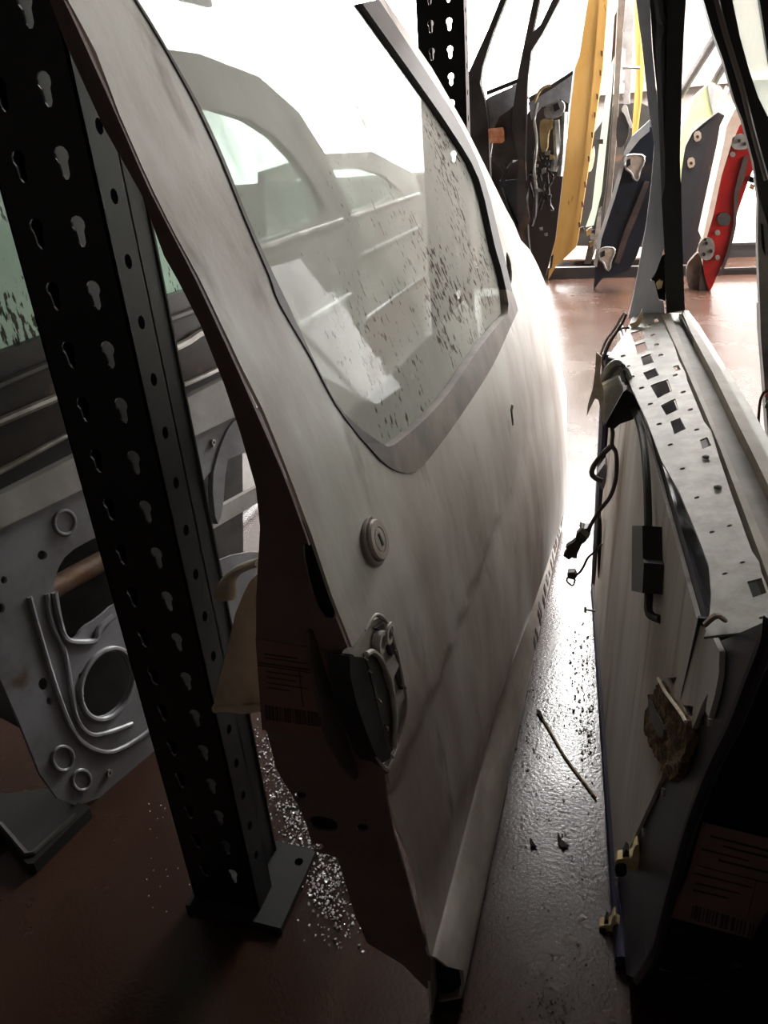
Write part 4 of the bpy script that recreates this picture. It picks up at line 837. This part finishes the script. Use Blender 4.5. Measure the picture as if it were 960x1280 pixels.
tube('window_rail', fr_m, LD, [at_y(*p, 5.49) for p in ((850, 122), (872, 86), (896, 48), (914, 18))], .018, 8, False)
tube('window_rail', fr_m, LD, [at_y(*p, 5.52) for p in ((892, 104), (904, 84), (920, 56))], .022, 8, False)
tube('belt_trim', chrome2, LD, [at_y(*p, 5.44) for p in ((896, 140), (904, 122), (910, 108))], .014, 8, False)

red = mat('red_paint', rgb(148, 27, 24), rgb(122, 22, 20), 5, rough=.35, c3=rgb(110, 34, 30), s3=12, lo3=.62, hi3=.7)
RD = edge_door('red_car_door', 'bright red car door standing on end with grey lower hinge', (.42, 4.6, 0), 4.59, mat('cream_rim', rgb(214, 190, 170), rgb(232, 214, 198), 8, rough=.35), red,
    [(928, 154), (920, 160), (910, 182), (899, 220), (888, 272), (881, 300), (878, 318), (880, 342), (887, 366), (894, 350), (902, 332), (911, 312), (922, 266), (935, 228), (944, 206), (946, 180), (940, 160)],
    [(926, 126), (918, 138), (908, 158), (904, 182), (896, 218), (884, 272), (878, 300), (882, 302), (892, 268), (902, 220), (913, 184), (924, 158), (930, 148), (932, 130)], .40)
slab_y('edge_seal', seam, RD, [(930, 196), (936, 196), (930, 224), (924, 240), (922, 262), (920, 284), (912, 318), (902, 344), (898, 346), (910, 310), (917, 280), (918, 240), (924, 216)], 4.575, .015)
slab_y('grommet_plug', dark_grey, RD, ell(905, 274, 8.5, 8.5, 16), 4.575, .012)
for q in ([(874, 302), (884, 296), (892, 300), (894, 310), (890, 324), (880, 326), (872, 318)], [(916, 170), (930, 166), (938, 176), (936, 186), (920, 188), (914, 182)]):
    slab_y('hinge_plate', grey_metal, RD, q, 4.57, .02, rnd=1)
for (a, b) in ((883, 304), (880, 318), (889, 314), (924, 176), (931, 180)): slab_y('hinge_bolt', dark, RD, ell(a, b, 2, 2.4, 8), 4.562, .01)
for (a, b, r) in ((897, 291, 3.4), (897, 322, 3), (916, 193, 3.4)): slab_y('edge_bolt', grey_metal, RD, ell(a, b, r, r, 10), 4.572, .01)
for k in range(4):
    a, b = random.uniform(936, 942), random.uniform(216, 240); slab_y('wire_plug', (och, rubber)[k % 2], RD, [(a, b), (a + 5, b + 2), (a + 3, b + 9), (a - 2, b + 6)], 4.58, .02)
slab_y('lower_tip', seam, RD, [(876, 332), (882, 342), (888, 368), (882, 374), (874, 362)], 4.6, .04)
slab_y('lock_lump', mat('brown_lump', rgb(104, 88, 76), rgb(76, 62, 54), 20, rough=.8), RD, [(858, 332), (866, 322), (874, 314), (878, 330), (884, 352), (880, 372), (866, 372), (858, 352)], 4.63, .06, rnd=1)

# dusty doors standing behind the white one, seen dimly through its window
hmat = mat('dull_grey_paint', rgb(128, 124, 120), rgb(100, 96, 92), 5, rough=.4)
hidden_pane = dusty_glass('hidden_pane', rgb(170, 184, 174), .5, tint=(.8, .95, .87, 1), trans=.5)
def hidden_door(label, x, hp, hw, belt, hz):
    H = thing('grey_car_door', label, 'car door', (x, hp[0][0] + .6, 0))
    hx = lambda u, v: (x - .10 * max(v - .55, 0), u, v)
    sheet('outer_skin', hmat, H, hp, hx, [hw], .03, (1, 0, 0), .06)
    c = np.mean(np.array(hw), 0)
    sheet('window_glass', hidden_pane, H, [tuple(c + 1.02 * (np.array(q) - c)) for q in hw], lambda u, v: (hx(u, v)[0] - .01, u, v), (), .005, (1, 0, 0), .1)
    tube('belt_trim', chrome2, H, [np.array(hx(u, hz)) + [.008, 0, 0] for u in belt], .011, 8)
    tube('door_crease', hmat, H, [np.array(hx(u, hz * .62)) + [.002, 0, 0] for u in belt], .014, 8)
    box('door_handle', chrome2, H, (x + .02, belt[0] + .22, hz - .09), (.03, .16, .028))
    return H
hidden_door('grey car door with arched window frame, dim behind the dusty window of the white door', -.95,
    [(1.12, .02), (2.62, .02), (2.72, .3), (2.70, .60), (2.64, .72), (2.52, .86), (2.38, .97), (2.15, 1.055), (1.85, 1.09), (1.5, 1.09), (1.2, 1.07), (1.08, .6)],
    rounded([(1.2, .66), (2.48, .66), (2.34, .82), (2.12, .94), (1.8, .985), (1.24, .98)], 1), (1.16, 1.6, 2.1, 2.55), .645)
hidden_door('low silver car door lying dim beyond the arched grey door', -1.4,
    [(2.9, .02), (5.4, .02), (5.45, .4), (5.2, .66), (4.4, .82), (3.6, .84), (3.0, .80), (2.86, .5)],
    rounded([(3.05, .56), (4.9, .56), (4.4, .74), (3.6, .77), (3.1, .74)], 1), (2.95, 3.6, 4.4, 5.2), .54)

# ------------------------------------------------------------------ things on the deck
def shards(name, label, cat, m, spots, seed):
    random.seed(seed); V, F = [], []
    for (px, py, s) in spots:
        c = at_z(px, py, 0.001); a = random.uniform(0, 6.28); n = random.choice((3, 4, 5)); k = len(V)
        tx, ty = random.uniform(-.5, .5), random.uniform(-.5, .5)
        ring = []
        for i in range(n):
            t = a + 6.283 * i / n + random.uniform(-.3, .3); r = s * random.uniform(.6, 1.2)
            ring.append((r * math.cos(t), r * math.sin(t)))
        zs = [x * tx + y * ty for x, y in ring]; z0 = min(zs)
        h = s * random.uniform(.3, .7)
        V += [(c[0] + x, c[1] + y, .0005 + z - z0) for (x, y), z in zip(ring, zs)] + [(c[0] + x * .8, c[1] + y * .8, .0005 + z - z0 + h) for (x, y), z in zip(ring, zs)]
        F += [tuple(k + i for i in range(n))[::-1], tuple(k + n + i for i in range(n))] + [(k + i, k + (i + 1) % n, k + n + (i + 1) % n, k + n + i) for i in range(n)]
    o = finish(name, V, F, m, None, False)
    o['kind'] = 'stuff'; o['label'] = label; o['category'] = cat
    return o
random.seed(21)
crumb = mat('glass_crumb', rgb(240, 238, 232), rgb(214, 204, 190), 60, rough=.12, spec=.8)
sp = []
for k in range(150):
    t = random.random(); sp.append((random.gauss(722 + 16 * t, 9), 790 + 165 * t + random.gauss(0, 14), random.uniform(.0012, .0032)))
for k in range(70): sp.append((random.uniform(672, 742), random.uniform(820, 1000), random.uniform(.0008, .0018)))
sp = [p for p in sp if p[0] < 744]
shards('glass_crumbs', 'small pale glass crumbs scattered beside the stripped door', 'debris', crumb, sp, 2)
sp = []
for k in range(1100):
    t = random.random()
    sp.append((333 + 95 * t + random.gauss(0, 16), 930 + 215 * t + random.gauss(0, 24), random.uniform(.0008, .0026)))
for k in range(60): sp.append((random.uniform(180, 300), random.uniform(930, 1140), random.uniform(.0006, .0014)))
shards('glint_flecks', 'crushed glass and white flecks standing for glints of the deck behind the rack post', 'debris', mat('glint_crumb', rgb(236, 236, 240), rough=.12, spec=.9), sp, 3)  # white flecks put in for the glints of the deck surface
dirt_m = mat('dark_crumb', rgb(40, 34, 32), rgb(60, 50, 44), 50, rough=.9)
sp = []
for k in range(260): 
    v = random.uniform(840, 1280); sp.append((random.uniform(max(572, 705 - (v - 780) * .30), 745), v, random.uniform(.0005, .0017)))
for k in range(90): sp.append((random.gauss(660, 12), random.gauss(920, 40), random.uniform(.0006, .002)))
for k in range(110): sp.append((random.gauss(690, 18), random.gauss(1255, 18), random.uniform(.0004, .0012)))
shards('dirt_crumbs', 'dark dirt crumbs scattered over the glossy brown deck', 'debris', dirt_m, sp, 4)
tw = thing('twig', 'thin pale twig lying across the brown deck', 'twig', tuple(at_z(708, 945, .003)))
tube('stem', mat('twig_wood', rgb(226, 206, 170), rgb(188, 164, 128), 60, rough=.8), tw, [at_z(*p, .003) for p in ((675, 892), (688, 914), (706, 945), (726, 972), (745, 997))], .0016, 7)
tube('tip', dirt_m, tw, [at_z(*p, .004) for p in ((672, 888), (675, 892), (678, 898))], .0024, 7)
for k, (q, lab_) in enumerate((([(697, 1040), (704, 1052), (712, 1056), (704, 1060), (698, 1054)], 'dark curled leaf scrap lying on the deck ahead of the twig'), ([(662, 1046), (668, 1054), (672, 1058), (664, 1058)], 'small dark flake on the deck nearer the white door'))):
    o = sheet('leaf_scrap', dirt_m, None, [tuple(at_z(*p, .003)[:2]) for p in q], lambda u, v: (u, v, .0035 + .0015 * math.sin(u * 900)), (), .0012, (0, 0, 1), .004)
    tag(o, lab_, 'leaf')
